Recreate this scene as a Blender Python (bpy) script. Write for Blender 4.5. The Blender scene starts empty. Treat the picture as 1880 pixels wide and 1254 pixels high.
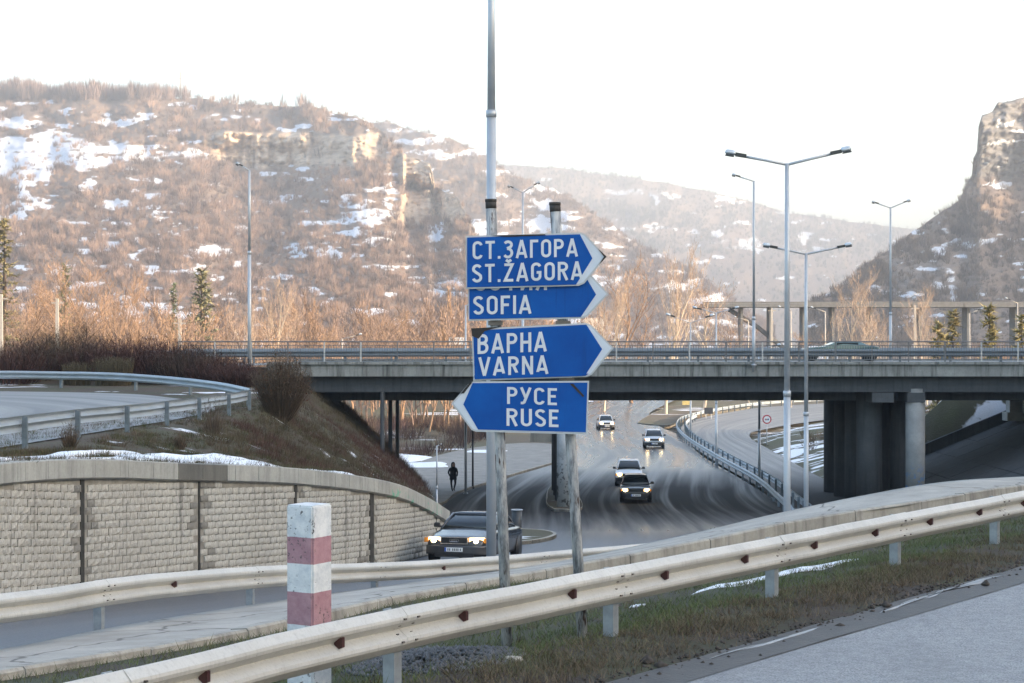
import bpy, bmesh, math, random
import numpy as np
from mathutils import Vector, Matrix

random.seed(7)
rng = np.random.default_rng(7)
R = math.radians
scene = bpy.context.scene
COL = scene.collection

# ------------------------------------------------------------------ camera
# the eye is the origin of heights (z = 0); the camera looks level along +Y
F = 3600.0                      # focal length in photo pixels (photo 1880 wide)
cam_d = bpy.data.cameras.new('camera')
cam_d.sensor_width = 36.0
cam_d.lens = 36.0 * F / 1880.0
cam_d.clip_start = 0.1
cam_d.clip_end = 14000
cam = bpy.data.objects.new('camera', cam_d)
cam.rotation_euler = (R(90), 0, 0)
COL.objects.link(cam)
scene.camera = cam

# ------------------------------------------------------------------ sky + sun
SUN_AZ, SUN_EL = 108.0, 12.0     # degrees right of the view direction, above the horizon
world = bpy.data.worlds.new('World')
scene.world = world
world.use_nodes = True
wn, wl = world.node_tree.nodes, world.node_tree.links
wn.clear()
sky = wn.new('ShaderNodeTexSky')
sky.sky_type = 'NISHITA'
sky.sun_disc = False
sky.sun_elevation = R(SUN_EL)
sky.sun_rotation = R(SUN_AZ)
sky.altitude = 200
sky.air_density = 1.0
sky.dust_density = 3.3
sky.ozone_density = 1.0
bg = wn.new('ShaderNodeBackground')
bg.inputs['Strength'].default_value = 0.15
wo = wn.new('ShaderNodeOutputWorld')
wl.new(sky.outputs[0], bg.inputs['Color'])
wl.new(bg.outputs[0], wo.inputs['Surface'])

sun_d = bpy.data.lights.new('sun', 'SUN')
sun_d.energy = 2.8
sun_d.angle = R(0.6)
sun_d.color = (1.0, 0.77, 0.55)
sun = bpy.data.objects.new('sun', sun_d)
S = Vector((math.sin(R(SUN_AZ)) * math.cos(R(SUN_EL)), math.cos(R(SUN_AZ)) * math.cos(R(SUN_EL)), math.sin(R(SUN_EL))))
sun.rotation_euler = S.to_track_quat('Z', 'Y').to_euler()
COL.objects.link(sun)

scene.view_settings.view_transform = 'Standard'
scene.view_settings.look = 'None'
scene.view_settings.gamma = 1
scene.view_settings.use_curve_mapping = False
scene.view_settings.exposure = 2.18
scene.cycles.use_denoising = True
scene.cycles.max_bounces = 6
scene.cycles.volume_bounces = 0
scene.cycles.sample_clamp_indirect = 4.0

# ------------------------------------------------------------------ helpers
def P(x, y, Y):
    """point at depth Y seen at photo position (x, y)"""
    return Vector(((x - 940) / F * Y, Y, (627 - y) / F * Y))

def tag(o, label=None, cat=None, group=None, kind=None):
    if label: o['label'] = label
    if cat: o['category'] = cat
    if group: o['group'] = group
    if kind: o['kind'] = kind
    return o

def empty(name, loc, label, cat, group=None, rz=0):
    o = bpy.data.objects.new(name, None)
    o.location = loc
    o.rotation_euler = (0, 0, rz)
    o.empty_display_size = 0.2
    COL.objects.link(o)
    return tag(o, label, cat, group)

class MB:
    """collects shapes into one mesh"""
    def __init__(s):
        s.v, s.f = [], []
    def add(s, verts, faces):
        b = len(s.v)
        s.v.extend([tuple(p) for p in verts])
        s.f.extend([tuple(b + i for i in f) for f in faces])
    def box(s, c, d, m=None, taper=1.0):
        hx, hy, hz = d[0] / 2, d[1] / 2, d[2] / 2
        pts = []
        for z in (-1, 1):
            t = taper if z > 0 else 1
            for x, y in ((-1, -1), (1, -1), (1, 1), (-1, 1)):
                p = Vector((x * hx * t, y * hy * t, z * hz))
                if m is not None: p = m @ p
                pts.append(p + Vector(c))
        s.add(pts, [(3, 2, 1, 0), (4, 5, 6, 7), (0, 1, 5, 4), (1, 2, 6, 5), (2, 3, 7, 6), (3, 0, 4, 7)])
    def loft(s, rings, cap=True, closed=True):
        n = len(rings[0]); b = len(s.v)
        for r in rings: s.v.extend([tuple(p) for p in r])
        m = n if closed else n - 1
        for i in range(len(rings) - 1):
            for j in range(m):
                k = (j + 1) % n
                s.f.append((b + i * n + j, b + i * n + k, b + (i + 1) * n + k, b + (i + 1) * n + j))
        if cap:
            s.f.append(tuple(b + j for j in reversed(range(n))))
            e = b + (len(rings) - 1) * n
            s.f.append(tuple(e + j for j in range(n)))
    def tube(s, pts, rad, n=8, cap=True):
        pts = [Vector(p) for p in pts]
        if not hasattr(rad, '__len__'): rad = [rad] * len(pts)
        rings = []
        for i, p in enumerate(pts):
            t = (pts[min(i + 1, len(pts) - 1)] - pts[max(i - 1, 0)]).normalized()
            u = t.cross(Vector((0, 0, 1)))
            if u.length < 1e-3: u = Vector((1, 0, 0))
            u.normalize(); w = u.cross(t)
            rings.append([p + (u * math.cos(2 * math.pi * k / n) + w * math.sin(2 * math.pi * k / n)) * rad[i] for k in range(n)])
        s.loft(rings, cap)
    def build(s, name, mat, parent=None, smooth=False, loc=None):
        me = bpy.data.meshes.new(name)
        me.from_pydata(s.v, [], s.f)
        me.update()
        return mobj(name, me, mat, parent, smooth, loc)

def mobj(name, me, mat, parent=None, smooth=False, loc=None):
    if mat is not None and not len(me.materials): me.materials.append(mat)
    if smooth:
        me.polygons.foreach_set('use_smooth', [True] * len(me.polygons))
    o = bpy.data.objects.new(name, me)
    COL.objects.link(o)
    if parent is not None: o.parent = parent
    if loc is not None: o.location = loc
    return o

def np_mesh(name, V, T, attrs=None):
    """mesh from numpy: V (n,3), T (m,3 or 4)"""
    me = bpy.data.meshes.new(name)
    V = np.asarray(V, np.float32); T = np.asarray(T, np.int32)
    k = T.shape[1]
    me.vertices.add(len(V)); me.vertices.foreach_set('co', V.ravel())
    me.loops.add(T.size); me.loops.foreach_set('vertex_index', T.ravel())
    me.polygons.add(len(T))
    me.polygons.foreach_set('loop_start', np.arange(0, T.size, k, dtype=np.int32))
    me.polygons.foreach_set('loop_total', np.full(len(T), k, np.int32))
    for an, arr in (attrs or {}).items():
        arr = np.asarray(arr, np.float32)
        if arr.ndim == 1:
            a = me.attributes.new(an, 'FLOAT', 'POINT'); a.data.foreach_set('value', arr)
        else:
            a = me.attributes.new(an, 'FLOAT_COLOR', 'POINT')
            a.data.foreach_set('color', np.c_[arr, np.ones(len(arr))].astype(np.float32).ravel())
    me.update(calc_edges=True)
    me.validate()
    return me

def grid_faces(ni, nj):
    i, j = np.meshgrid(np.arange(ni - 1), np.arange(nj - 1), indexing='ij')
    a = (i * nj + j).ravel()
    return np.c_[a, a + nj, a + nj + 1, a + 1]

def catmull(pts, n=8):
    pts = [Vector(p) for p in pts]
    out = []
    for i in range(len(pts) - 1):
        p0, p1, p2, p3 = pts[max(i - 1, 0)], pts[i], pts[i + 1], pts[min(i + 2, len(pts) - 1)]
        for k in range(n):
            t = k / n
            out.append(0.5 * ((2 * p1) + (p2 - p0) * t + (2 * p0 - 5 * p1 + 4 * p2 - p3) * t * t + (3 * p1 - p0 - 3 * p2 + p3) * t ** 3))
    out.append(pts[-1])
    return out

class Path:
    def __init__(s, pts, n=10, smooth=True):
        s.p = catmull(pts, n) if smooth else [Vector(p) for p in pts]
        s.d = [0.0]
        for a, b in zip(s.p, s.p[1:]): s.d.append(s.d[-1] + (b - a).length)
        s.len = s.d[-1]
    def at(s, d):
        d = min(max(d, 0), s.len)
        i = int(np.searchsorted(s.d, d)) if d > 0 else 1
        i = min(max(i, 1), len(s.p) - 1)
        t = (d - s.d[i - 1]) / max(s.d[i] - s.d[i - 1], 1e-9)
        return s.p[i - 1].lerp(s.p[i], t)
    def tan(s, d):
        t = s.at(d + .15) - s.at(d - .15)
        return t.normalized()

def hsh(ix, iy, iz=0, seed=0):
    with np.errstate(over='ignore'):
        h = (np.asarray(ix).astype(np.int64) * 374761393 + np.asarray(iy).astype(np.int64) * 668265263 + np.asarray(iz).astype(np.int64) * 2147483647 + seed * 1274126177) & 0xFFFFFFFF
        h = ((h ^ (h >> 13)) * 1274126177) & 0xFFFFFFFF
        return ((h ^ (h >> 16)) & 0xFFFF) / 65535.0

def vnoise(x, y, seed=0):
    x = np.asarray(x, float); y = np.asarray(y, float)
    ix, iy = np.floor(x), np.floor(y)
    fx, fy = x - ix, y - iy
    fx = fx * fx * (3 - 2 * fx); fy = fy * fy * (3 - 2 * fy)
    a, b = hsh(ix, iy, 0, seed), hsh(ix + 1, iy, 0, seed)
    c, d = hsh(ix, iy + 1, 0, seed), hsh(ix + 1, iy + 1, 0, seed)
    return (a * (1 - fx) + b * fx) * (1 - fy) + (c * (1 - fx) + d * fx) * fy

def fbm(x, y, o=4, seed=0):
    s, a, n = 0, 1, 0
    for k in range(o):
        s = s + a * vnoise(np.asarray(x) * 2 ** k + 17.3 * k, np.asarray(y) * 2 ** k + 9.1 * k, seed + k)
        n += a; a *= .5
    return s / n

def sstep(a, b, x):
    t = np.clip((np.asarray(x, float) - a) / (b - a), 0, 1)
    return t * t * (3 - 2 * t)

# ------------------------------------------------------------------ materials
class N:
    def __init__(s, name):
        s.m = bpy.data.materials.new(name); s.m.use_nodes = True
        s.n, s.l = s.m.node_tree.nodes, s.m.node_tree.links
        s.b = s.n['Principled BSDF']
    def node(s, t, **kw):
        o = s.n.new(t)
        for k, v in kw.items():
            if k.startswith('i_'): o.inputs[k[2:].replace('_', ' ')].default_value = v
            else: setattr(o, k, v)
        return o
    def link(s, a, b): s.l.new(a, b)
    def coord(s, kind='Object', scale=(1, 1, 1), rot=(0, 0, 0)):
        tc = s.node('ShaderNodeTexCoord'); mp = s.node('ShaderNodeMapping')
        mp.inputs['Scale'].default_value = scale; mp.inputs['Rotation'].default_value = rot
        s.link(tc.outputs[kind], mp.inputs[0]); return mp.outputs[0]
    def geo(s, scale=(1, 1, 1)):
        g = s.node('ShaderNodeNewGeometry'); mp = s.node('ShaderNodeMapping')
        mp.inputs['Scale'].default_value = scale
        s.link(g.outputs['Position'], mp.inputs[0]); return mp.outputs[0]
    def noise(s, vec, scale, detail=4, rough=.55):
        t = s.node('ShaderNodeTexNoise'); t.inputs['Scale'].default_value = scale
        t.inputs['Detail'].default_value = detail; t.inputs['Roughness'].default_value = rough
        s.link(vec, t.inputs['Vector']); return t.outputs['Fac']
    def ramp(s, fac, stops):
        r = s.node('ShaderNodeValToRGB'); e = r.color_ramp.elements
        while len(e) < len(stops): e.new(0.5)
        for el, (p, c) in zip(e, stops):
            el.position = p; el.color = (c, c, c, 1) if not hasattr(c, '__len__') else (*c, 1)
        s.link(fac, r.inputs[0]); return r.outputs[0]
    def mix(s, fac, a, b, mode='MIX'):
        m = s.node('ShaderNodeMix', data_type='RGBA', blend_type=mode)
        for sock, v in ((m.inputs[0], fac), (m.inputs[6], a), (m.inputs[7], b)):
            if hasattr(v, 'is_output'): s.link(v, sock)
            elif hasattr(v, '__len__'): sock.default_value = (*v, 1) if len(v) == 3 else v
            else: sock.default_value = v if sock == m.inputs[0] else (v, v, v, 1)
        return m.outputs[2]
    def math(s, op, a, b=0.0, clamp=False):
        m = s.node('ShaderNodeMath', operation=op, use_clamp=clamp)
        for sock, v in ((m.inputs[0], a), (m.inputs[1], b)):
            if hasattr(v, 'is_output'): s.link(v, sock)
            else: sock.default_value = v
        return m.outputs[0]
    def attr(s, name, out='Fac'):
        a = s.node('ShaderNodeAttribute', attribute_name=name); return a.outputs[out]
    def bump(s, h, strength=.3, dist=.02):
        b = s.node('ShaderNodeBump'); b.inputs['Strength'].default_value = strength
        b.inputs['Distance'].default_value = dist
        s.link(h, b.inputs['Height']); s.link(b.outputs[0], s.b.inputs['Normal'])
    def set(s, **kw):
        for k, v in kw.items():
            sock = s.b.inputs[k.replace('_', ' ')]
            if hasattr(v, 'is_output'): s.link(v, sock)
            elif hasattr(v, '__len__'): sock.default_value = (*v, 1) if len(v) == 3 else v
            else: sock.default_value = v
        return s

def simple(name, c, rough=.6, metal=0.0, var=.25, scale=6, bump=0.0, bscale=40, spec=.5):
    k = N(name)
    v = k.coord('Object')
    f = k.noise(v, scale, 5, .6)
    lo = tuple(x * (1 - var) for x in c); hi = tuple(min(1, x * (1 + var)) for x in c)
    col = k.ramp(f, [(.3, lo), (.7, hi)])
    k.set(Base_Color=col, Roughness=rough, Metallic=metal, Specular_IOR_Level=spec)
    if bump: k.bump(k.noise(v, bscale, 4, .6), bump, .02)
    return k.m

M = {}
# weathered galvanised rail: cream-grey film, chips and rust specks
def rail_mat(name, c, chips=.70):
    k = N(name); v = k.geo()
    f = k.noise(v, 1.3, 5, .6); g = k.noise(v, 38, 3, .7); st = k.noise(k.geo((9, 9, .8)), 4, 3)
    col = k.ramp(f, [(.3, tuple(x * .86 for x in c)), (.72, tuple(min(1, x * 1.08) for x in c))])
    col = k.mix(k.ramp(st, [(.50, 0.0), (.75, .30)]), col, (.26, .24, .20))
    big = k.noise(v, 3.2, 2)
    chip = k.math('MULTIPLY', k.ramp(g, [(chips, 0.0), (chips + .03, 1.0)]), k.ramp(big, [(.5, 0.0), (.62, 1.0)]))
    col = k.mix(chip, col, (.10, .075, .06))
    k.set(Base_Color=col, Roughness=.5, Metallic=.18)
    k.bump(f, .12, .01)
    return k.m
M['rail'] = rail_mat('rail_cream', (.565, .55, .505))
M['rail_blue'] = rail_mat('rail_galvanised', (.34, .39, .43), .7)
M['rail_bridge'] = rail_mat('rail_bridge', (.17, .205, .23), .7)
M['post_blue'] = simple('post_blue_grey', (.15, .185, .21), .5, .2, .2, 5)
M['post'] = simple('post_galvanised', (.32, .35, .37), .5, .35, .2, 5)
M['reflector'] = simple('reflector_red', (.055, .016, .015), .35, 0, .4, 20)
M['bolt'] = simple('bolt_dark', (.17, .15, .13), .5, .6)
M['pole'] = simple('pole_galvanised', (.47, .50, .53), .45, .35, .12, 1.5)
M['pole_far'] = simple('pole_pale', (.40, .37, .33), .6, 0, .1)
M['lamp_dark'] = simple('lamp_housing_dark', (.035, .04, .04), .4)
M['lamp_shell'] = simple('lamp_shell', (.55, .60, .64), .25, .2, .1)
M['black'] = simple('black_plastic', (.015, .015, .017), .5)
M['glass_dark'] = simple('window_glass', (.012, .018, .022), .06, 0, .1, 1, spec=.8)
M['tyre'] = simple('tyre_rubber', (.02, .02, .02), .8)
M['rim'] = simple('rim_metal', (.45, .45, .46), .35, .7)
M['chrome'] = simple('chrome', (.6, .6, .62), .15, .95, .05)
M['white'] = simple('white_paint', (.75, .76, .76), .4, 0, .08)
M['blueband'] = simple('plate_blue', (.03, .10, .45), .4)
M['ink'] = simple('ink', (.03, .03, .035), .5)

# concrete
def concrete(name, c, stain=.5, rough=.85, streak=True, bump=.25, cracks=False):
    k = N(name); v = k.geo()
    f = k.noise(v, .9, 6, .65); g = k.noise(v, 14, 5, .7)
    col = k.ramp(f, [(.3, tuple(x * .72 for x in c)), (.7, tuple(x * 1.12 for x in c))])
    col = k.mix(k.ramp(g, [(.35, .22), (.6, 0.0)]), col, tuple(x * .45 for x in c))
    if streak:
        st = k.noise(k.geo((2.6, 2.6, .22)), 1.6, 5, .65)
        col = k.mix(k.ramp(st, [(.48, 0.0), (.68, stain)]), col, tuple(x * .22 for x in c))
    if cracks:
        vo = k.node('ShaderNodeTexVoronoi', feature='DISTANCE_TO_EDGE'); vo.inputs['Scale'].default_value = .22
        wv = k.node('ShaderNodeVectorMath', operation='ADD'); k.link(v, wv.inputs[0]); nz = k.node('ShaderNodeTexNoise'); nz.inputs['Scale'].default_value = 1.2; k.link(v, nz.inputs['Vector']); k.link(nz.outputs['Color'], wv.inputs[1]); k.link(wv.outputs[0], vo.inputs['Vector'])
        col = k.mix(k.ramp(vo.outputs['Distance'], [(.004, .75), (.009, 0.0)]), col, (.07, .065, .055))
        bl = k.noise(v, .35, 4, .6); col = k.mix(k.ramp(bl, [(.5, 0.0), (.68, .45)]), col, tuple(x * .55 for x in c))
    k.set(Base_Color=col, Roughness=rough); k.bump(g, bump, .02)
    return k.m
M['concrete'] = concrete('concrete_wall', (.40, .385, .34), .25)
M['concrete_cap'] = concrete('concrete_cap', (.40, .40, .365), .35)
M['concrete_wet'] = concrete('concrete_wet', (.17, .165, .145), .5, .4)
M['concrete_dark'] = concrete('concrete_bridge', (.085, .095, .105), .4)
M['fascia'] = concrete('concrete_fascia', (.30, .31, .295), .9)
M['apron'] = concrete('concrete_apron', (.44, .41, .36), .3, .85, False, .2, True)
M['kerb'] = concrete('kerb_stone', (.42, .395, .34), .55)
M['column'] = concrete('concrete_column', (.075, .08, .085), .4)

# green spray marks on a few cap blocks
def graffiti_cap():
    k = N('concrete_cap_sprayed'); v = k.geo()
    f = k.noise(v, .9, 6, .65)
    col = k.ramp(f, [(.3, (.29, .29, .26)), (.7, (.44, .44, .40))])
    g = k.noise(k.geo((2.2, 2.2, 2.2)), 1.4, 3)
    col = k.mix(k.ramp(g, [(.56, 0.0), (.62, .75)]), col, (.07, .38, .24))
    k.set(Base_Color=col, Roughness=.85); return k.m
M['cap_green'] = graffiti_cap()
# column with blue and dark spray marks low down
def graffiti_col(name, c, hi, br=1.0):
    k = N(name); v = k.coord('Object')
    f = k.noise(v, .9, 6, .65)
    col = k.ramp(f, [(.3, (.20 * br, .21 * br, .21 * br)), (.7, (.34 * br, .35 * br, .35 * br))])
    sep = k.node('ShaderNodeSeparateXYZ'); k.link(v, sep.inputs[0])
    low = k.ramp(k.math('DIVIDE', sep.outputs[2], hi), [(.55, 1.0), (1.0, 0.0)])
    g = k.noise(v, 3.2, 3, .6)
    col = k.mix(k.math('MULTIPLY', k.ramp(g, [(.54, 0.0), (.58, .8)]), low), col, c)
    k.set(Base_Color=col, Roughness=.8); return k.m
M['column_blue'] = graffiti_col('concrete_column_blue_spray', (.10, .24, .50), 2.6)
M['column_scrawl'] = graffiti_col('concrete_column_scrawl', (.05, .05, .05), 3.4, 1.6)

# brick faces
def brick_mat(name='split_brick', dk=1.0):
    k = N(name); v = k.geo()
    oi = k.node('ShaderNodeObjectInfo')
    f = k.noise(k.geo((6, 6, 1.2)), 5, 4, .7); w = k.noise(v, .5, 4)
    col = k.ramp(f, [(.3, (.29 * dk, .277 * dk, .245 * dk)), (.5, (.43 * dk, .415 * dk, .37 * dk)), (.75, (.54 * (dk + .08), .525 * (dk + .08), .475 * (dk + .08)))])
    col = k.mix(k.ramp(w, [(.35, .35), (.55, 0.0)]), col, (.30, .285, .25))
    col = k.mix(k.math('MULTIPLY', oi.outputs['Random'], .25), col, (.29, .27, .23))
    dr = k.noise(k.geo((2.4, 2.4, .16)), 1.5, 4, .6)
    col = k.mix(k.ramp(dr, [(.58, 0.0), (.70, .6)]), col, (.10, .095, .085))
    k.set(Base_Color=col, Roughness=.9); k.bump(f, .35, .02)
    return k.m
M['brick'] = brick_mat()
M['brick_stained'] = brick_mat('split_brick_stained', .42)
M['joint'] = simple('brick_joint', (.27, .255, .22), .95, 0, .3, 3)
M['joint_dark'] = simple('joint_stain', (.035, .034, .03), .9, 0, .5, 6)

# asphalts
def asphalt_near():
    k = N('asphalt_salted'); v = k.geo()
    g = k.noise(v, 46, 2, .8); f = k.noise(v, .5, 5, .6); m = k.noise(v, 9, 3)
    wear = k.noise(k.geo((1.0, .18, 1)), .9, 4, .6)
    col = k.ramp(g, [(.36, (.11, .113, .118)), (.5, (.23, .232, .236)), (.64, (.38, .38, .38))])
    col = k.mix(k.ramp(f, [(.35, .4), (.65, 0.0)]), col, (.15, .152, .155))
    col = k.mix(k.ramp(wear, [(.5, 0.0), (.7, .35)]), col, (.13, .132, .136))
    k.set(Base_Color=col, Roughness=k.ramp(m, [(.3, .42), (.7, .65)]), Specular_IOR_Level=.6)
    k.bump(g, .55, .02)
    return k.m
M['asphalt'] = asphalt_near()
def asphalt_wet():
    k = N('asphalt_wet')
    tc = k.node('ShaderNodeUVMap')
    mp = k.node('ShaderNodeMapping'); mp.inputs['Scale'].default_value = (1.0, .035, 1)
    k.link(tc.outputs[0], mp.inputs[0])
    s1 = k.noise(mp.outputs[0], .75, 3, .5)
    mp2 = k.node('ShaderNodeMapping'); mp2.inputs['Scale'].default_value = (.5, .022, 1)
    k.link(tc.outputs[0], mp2.inputs[0])
    s2 = k.noise(mp2.outputs[0], .8, 5, .6)
    v = k.geo(); g = k.noise(v, 25, 3, .7)
    t = k.math('ADD', k.math('MULTIPLY', s1, .65), k.math('MULTIPLY', s2, .35))
    col = k.ramp(t, [(.40, (.022, .024, .027)), (.5, (.045, .047, .05)), (.62, (.13, .13, .13))])
    col = k.mix(k.math('MULTIPLY', g, .35), col, (.05, .05, .055))
    sp = k.node('ShaderNodeSeparateXYZ'); k.link(v, sp.inputs[0])
    dry = k.ramp(k.math('DIVIDE', sp.outputs[1], 100.0), [(.60, 1.0), (.86, 0.0)])
    col = k.mix(dry, col, k.ramp(g, [(.35, (.075, .08, .088)), (.65, (.14, .145, .155))]))
    rgh = k.mix(dry, k.ramp(t, [(.40, .18), (.5, .27), (.62, .45)]), (.55, .55, .55))
    # the stretch below the bridge stays dry, with the bridge's shade painted into its colour; wheels carry some water in along the tracks
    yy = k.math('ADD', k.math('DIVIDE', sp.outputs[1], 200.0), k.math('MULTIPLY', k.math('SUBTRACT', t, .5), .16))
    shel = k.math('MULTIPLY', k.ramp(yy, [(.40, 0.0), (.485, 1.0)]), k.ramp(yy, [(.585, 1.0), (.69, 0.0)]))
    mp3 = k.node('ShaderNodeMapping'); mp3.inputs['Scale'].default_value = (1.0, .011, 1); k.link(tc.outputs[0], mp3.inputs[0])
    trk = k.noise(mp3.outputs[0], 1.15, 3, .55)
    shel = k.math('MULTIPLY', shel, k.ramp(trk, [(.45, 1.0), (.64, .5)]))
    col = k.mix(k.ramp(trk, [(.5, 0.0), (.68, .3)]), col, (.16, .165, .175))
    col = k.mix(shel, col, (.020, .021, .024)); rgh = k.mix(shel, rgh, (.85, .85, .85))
    k.set(Base_Color=col, Roughness=rgh, Specular_IOR_Level=k.math('SUBTRACT', .6, k.math('MULTIPLY', shel, .5)))
    return k.m
M['asphalt_wet'] = asphalt_wet()
def asphalt_dry(name='asphalt_dry', bridge_shade=False):
    k = N(name); v = k.geo()
    tc = k.node('ShaderNodeUVMap'); mp = k.node('ShaderNodeMapping'); mp.inputs['Scale'].default_value = (1.0, .03, 1)
    k.link(tc.outputs[0], mp.inputs[0])
    s1 = k.noise(mp.outputs[0], .8, 4); g = k.noise(v, 20, 3)
    col = k.ramp(s1, [(.35, (.13, .13, .13)), (.65, (.26, .255, .245))])
    col = k.mix(k.math('MULTIPLY', g, .2), col, (.1, .1, .1))
    sp = k.node('ShaderNodeSeparateXYZ'); k.link(v, sp.inputs[0]); rgh = .55
    if bridge_shade:
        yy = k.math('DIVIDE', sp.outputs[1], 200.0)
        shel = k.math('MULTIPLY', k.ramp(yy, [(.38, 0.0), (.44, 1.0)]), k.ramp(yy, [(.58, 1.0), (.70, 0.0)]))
        col = k.mix(shel, col, (.028, .029, .031)); rgh = k.mix(shel, (.55, .55, .55), (.9, .9, .9))  # asphalt painted darker below the bridge to imitate its shade
    k.set(Base_Color=col, Roughness=rgh); return k.m
M['asphalt_dry'] = asphalt_dry()
M['asphalt_branch'] = asphalt_dry('asphalt_branch', True)

# soil / grass / snow ground
def ground_mat(name, soil, grass, snow_thr, gscale=.35, sscale=.25):
    k = N(name); v = k.geo()
    a = k.noise(v, gscale, 5, .6); b = k.noise(v, 12, 4, .7); c = k.noise(k.geo((1, 1.6, 1)), sscale, 5, .6)
    col = k.mix(k.ramp(a, [(.40, 0.0), (.62, 1.0)]), soil, grass)
    col = k.mix(k.math('MULTIPLY', b, .6), col, tuple(x * .4 for x in soil))
    if snow_thr < 1:
        sn = k.ramp(c, [(snow_thr, 0.0), (snow_thr + .025, 1.0)])
        col = k.mix(sn, col, (.80, .82, .86))
    k.set(Base_Color=col, Roughness=.92); k.bump(b, .6, .05)
    return k.m
M['verge'] = ground_mat('verge_soil', (.055, .041, .031), (.06, .068, .03), 2, .9)
M['mud'] = simple('road_mud', (.040, .034, .029), .5, 0, .4, 3, .5, 18)
M['bank'] = ground_mat('bank_soil', (.085, .060, .042), (.075, .078, .036), .62, .6, .30)
M['bank_snowy'] = ground_mat('bank_snowy', (.10, .09, .055), (.10, .105, .05), .53, .3, .16)
M['valley'] = ground_mat('valley_soil', (.14, .11, .075), (.12, .12, .06), .60, .06, .05)
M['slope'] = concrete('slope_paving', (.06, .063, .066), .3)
M['pavement'] = concrete('pavement_concrete', (.27, .26, .24), .3, .85, False, .2)
M['snow'] = simple('snow', (.82, .85, .89), .6, 0, .04, 8, .4, 14)
M['snow_old'] = simple('snow_old', (.72, .75, .79), .5, 0, .12, 5, .4, 14)
M['ice'] = simple('edge_ice', (.24, .25, .26), .35, 0, .45, 2.5, .3, 20)
M['stone'] = simple('gravel', (.12, .12, .122), .85, 0, .5, 8)
def grass_mat(name, lo, hi):
    k = N(name)
    col = k.mix(k.attr('tint'), lo, hi)
    k.set(Base_Color=col, Roughness=.8); return k.m
M['grass'] = grass_mat('grass_blades', (.13, .098, .065), (.105, .14, .042))
def col_mat(name, rough=.85):
    k = N(name)
    a = k.attr('col', 'Color')
    k.set(Base_Color=a, Roughness=rough, Specular_IOR_Level=.2); return k.m
M['vcol'] = col_mat('twigs')
def hill_mat(name='hillside', rs=1.0):
    k = N(name); v = k.geo()
    b = k.noise(v, .25, 5, .65); c = k.noise(k.geo((.05, .05, .35)), 1, 5, .7); d = k.noise(v, .9, 4, .7)
    soil = k.ramp(b, [(.3, (.13, .095, .075)), (.7, (.24, .185, .145))])
    rock = k.ramp(c, [(.3, (.24, .18, .13)), (.5, (.54, .42, .30)), (.7, (.72, .60, .46))] if rs == 1 else [(.3, (.07, .072, .075)), (.5, (.15, .15, .15)), (.7, (.26, .255, .25))])
    col = k.mix(k.attr('rock'), soil, rock)
    sn = k.math('ADD', k.attr('snow'), k.math('MULTIPLY', k.math('SUBTRACT', d, .5), .7))
    col = k.mix(k.ramp(sn, [(.42, 0.0), (.58, 1.0)]), col, (.62, .65, .70))
    k.set(Base_Color=col, Roughness=.95, Specular_IOR_Level=.1); k.bump(d, .8, .6)
    return k.m
M['hill'] = hill_mat()
M['hill_shaded'] = hill_mat('hillside_shaded', .6)  # dark grey copy of the hillside: the right hill's shade put into its rock colour
# ================================================================== LARGE STRUCTURE
ZL = np.array([(0, -3.3), (15, -3.62), (20, -3.78), (25.7, -4.05), (39.6, -5.35), (46, -5.72), (55, -6.25), (67, -7.0), (82, -7.9),
               (100, -8.55), (120, -8.8), (164, -8.95), (212, -9.3), (300, -9.4), (5000, -9.4)])
def zlow(Y): return np.interp(Y, ZL[:, 0], ZL[:, 1])

def sheet(name, xs, ys, zf, mat, uvf=None, kind='structure'):
    X, Y = np.meshgrid(xs, ys, indexing='ij')
    Z = zf(X, Y)
    me = np_mesh(name, np.c_[X.ravel(), Y.ravel(), Z.ravel()], grid_faces(len(xs), len(ys)))
    o = mobj(name, me, mat, smooth=True)
    return tag(o, kind=kind)

# the ground: one sheet to the horizon
gx = np.r_[np.linspace(-6000, -200, 32), np.linspace(-180, 180, 61), np.linspace(200, 6000, 32)]
gy = np.r_[np.linspace(-260, 0, 10), np.linspace(10, 320, 80), np.linspace(340, 7600, 70)]
sheet('ground', gx, gy, lambda X, Y: zlow(Y) - .35, M['valley'])

def ribbon(name, L, Rr, mat, z_off=0.0, n=6, zfun=None, cols=7, edge_drop=0.0):
    """road between two edge polylines given as (X, Y); UV = (metres across, metres along)"""
    L = catmull([Vector((a, b, 0)) for a, b in L], n); Rr = catmull([Vector((a, b, 0)) for a, b in Rr], n)
    V, UV = [], []
    dist = 0
    for i, (a, b) in enumerate(zip(L, Rr)):
        if i: dist += ((a + b) / 2 - (L[i - 1] + Rr[i - 1]) / 2).length
        w = (b - a).length
        for k in range(cols):
            p = a.lerp(b, k / (cols - 1))
            z = (zlow(p.y) if zfun is None else zfun(p.x, p.y)) + z_off
            V.append((p.x, p.y, z)); UV.append(((k / (cols - 1) - .5) * w, dist))
    T = grid_faces(len(L), cols)
    me = np_mesh(name, np.array(V), T)
    uv = me.uv_layers.new(name='UVMap')
    uv.data.foreach_set('uv', np.array(UV, np.float32)[T.ravel()].ravel())
    o = mobj(name, me, mat, smooth=True)
    return tag(o, kind='structure')

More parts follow.
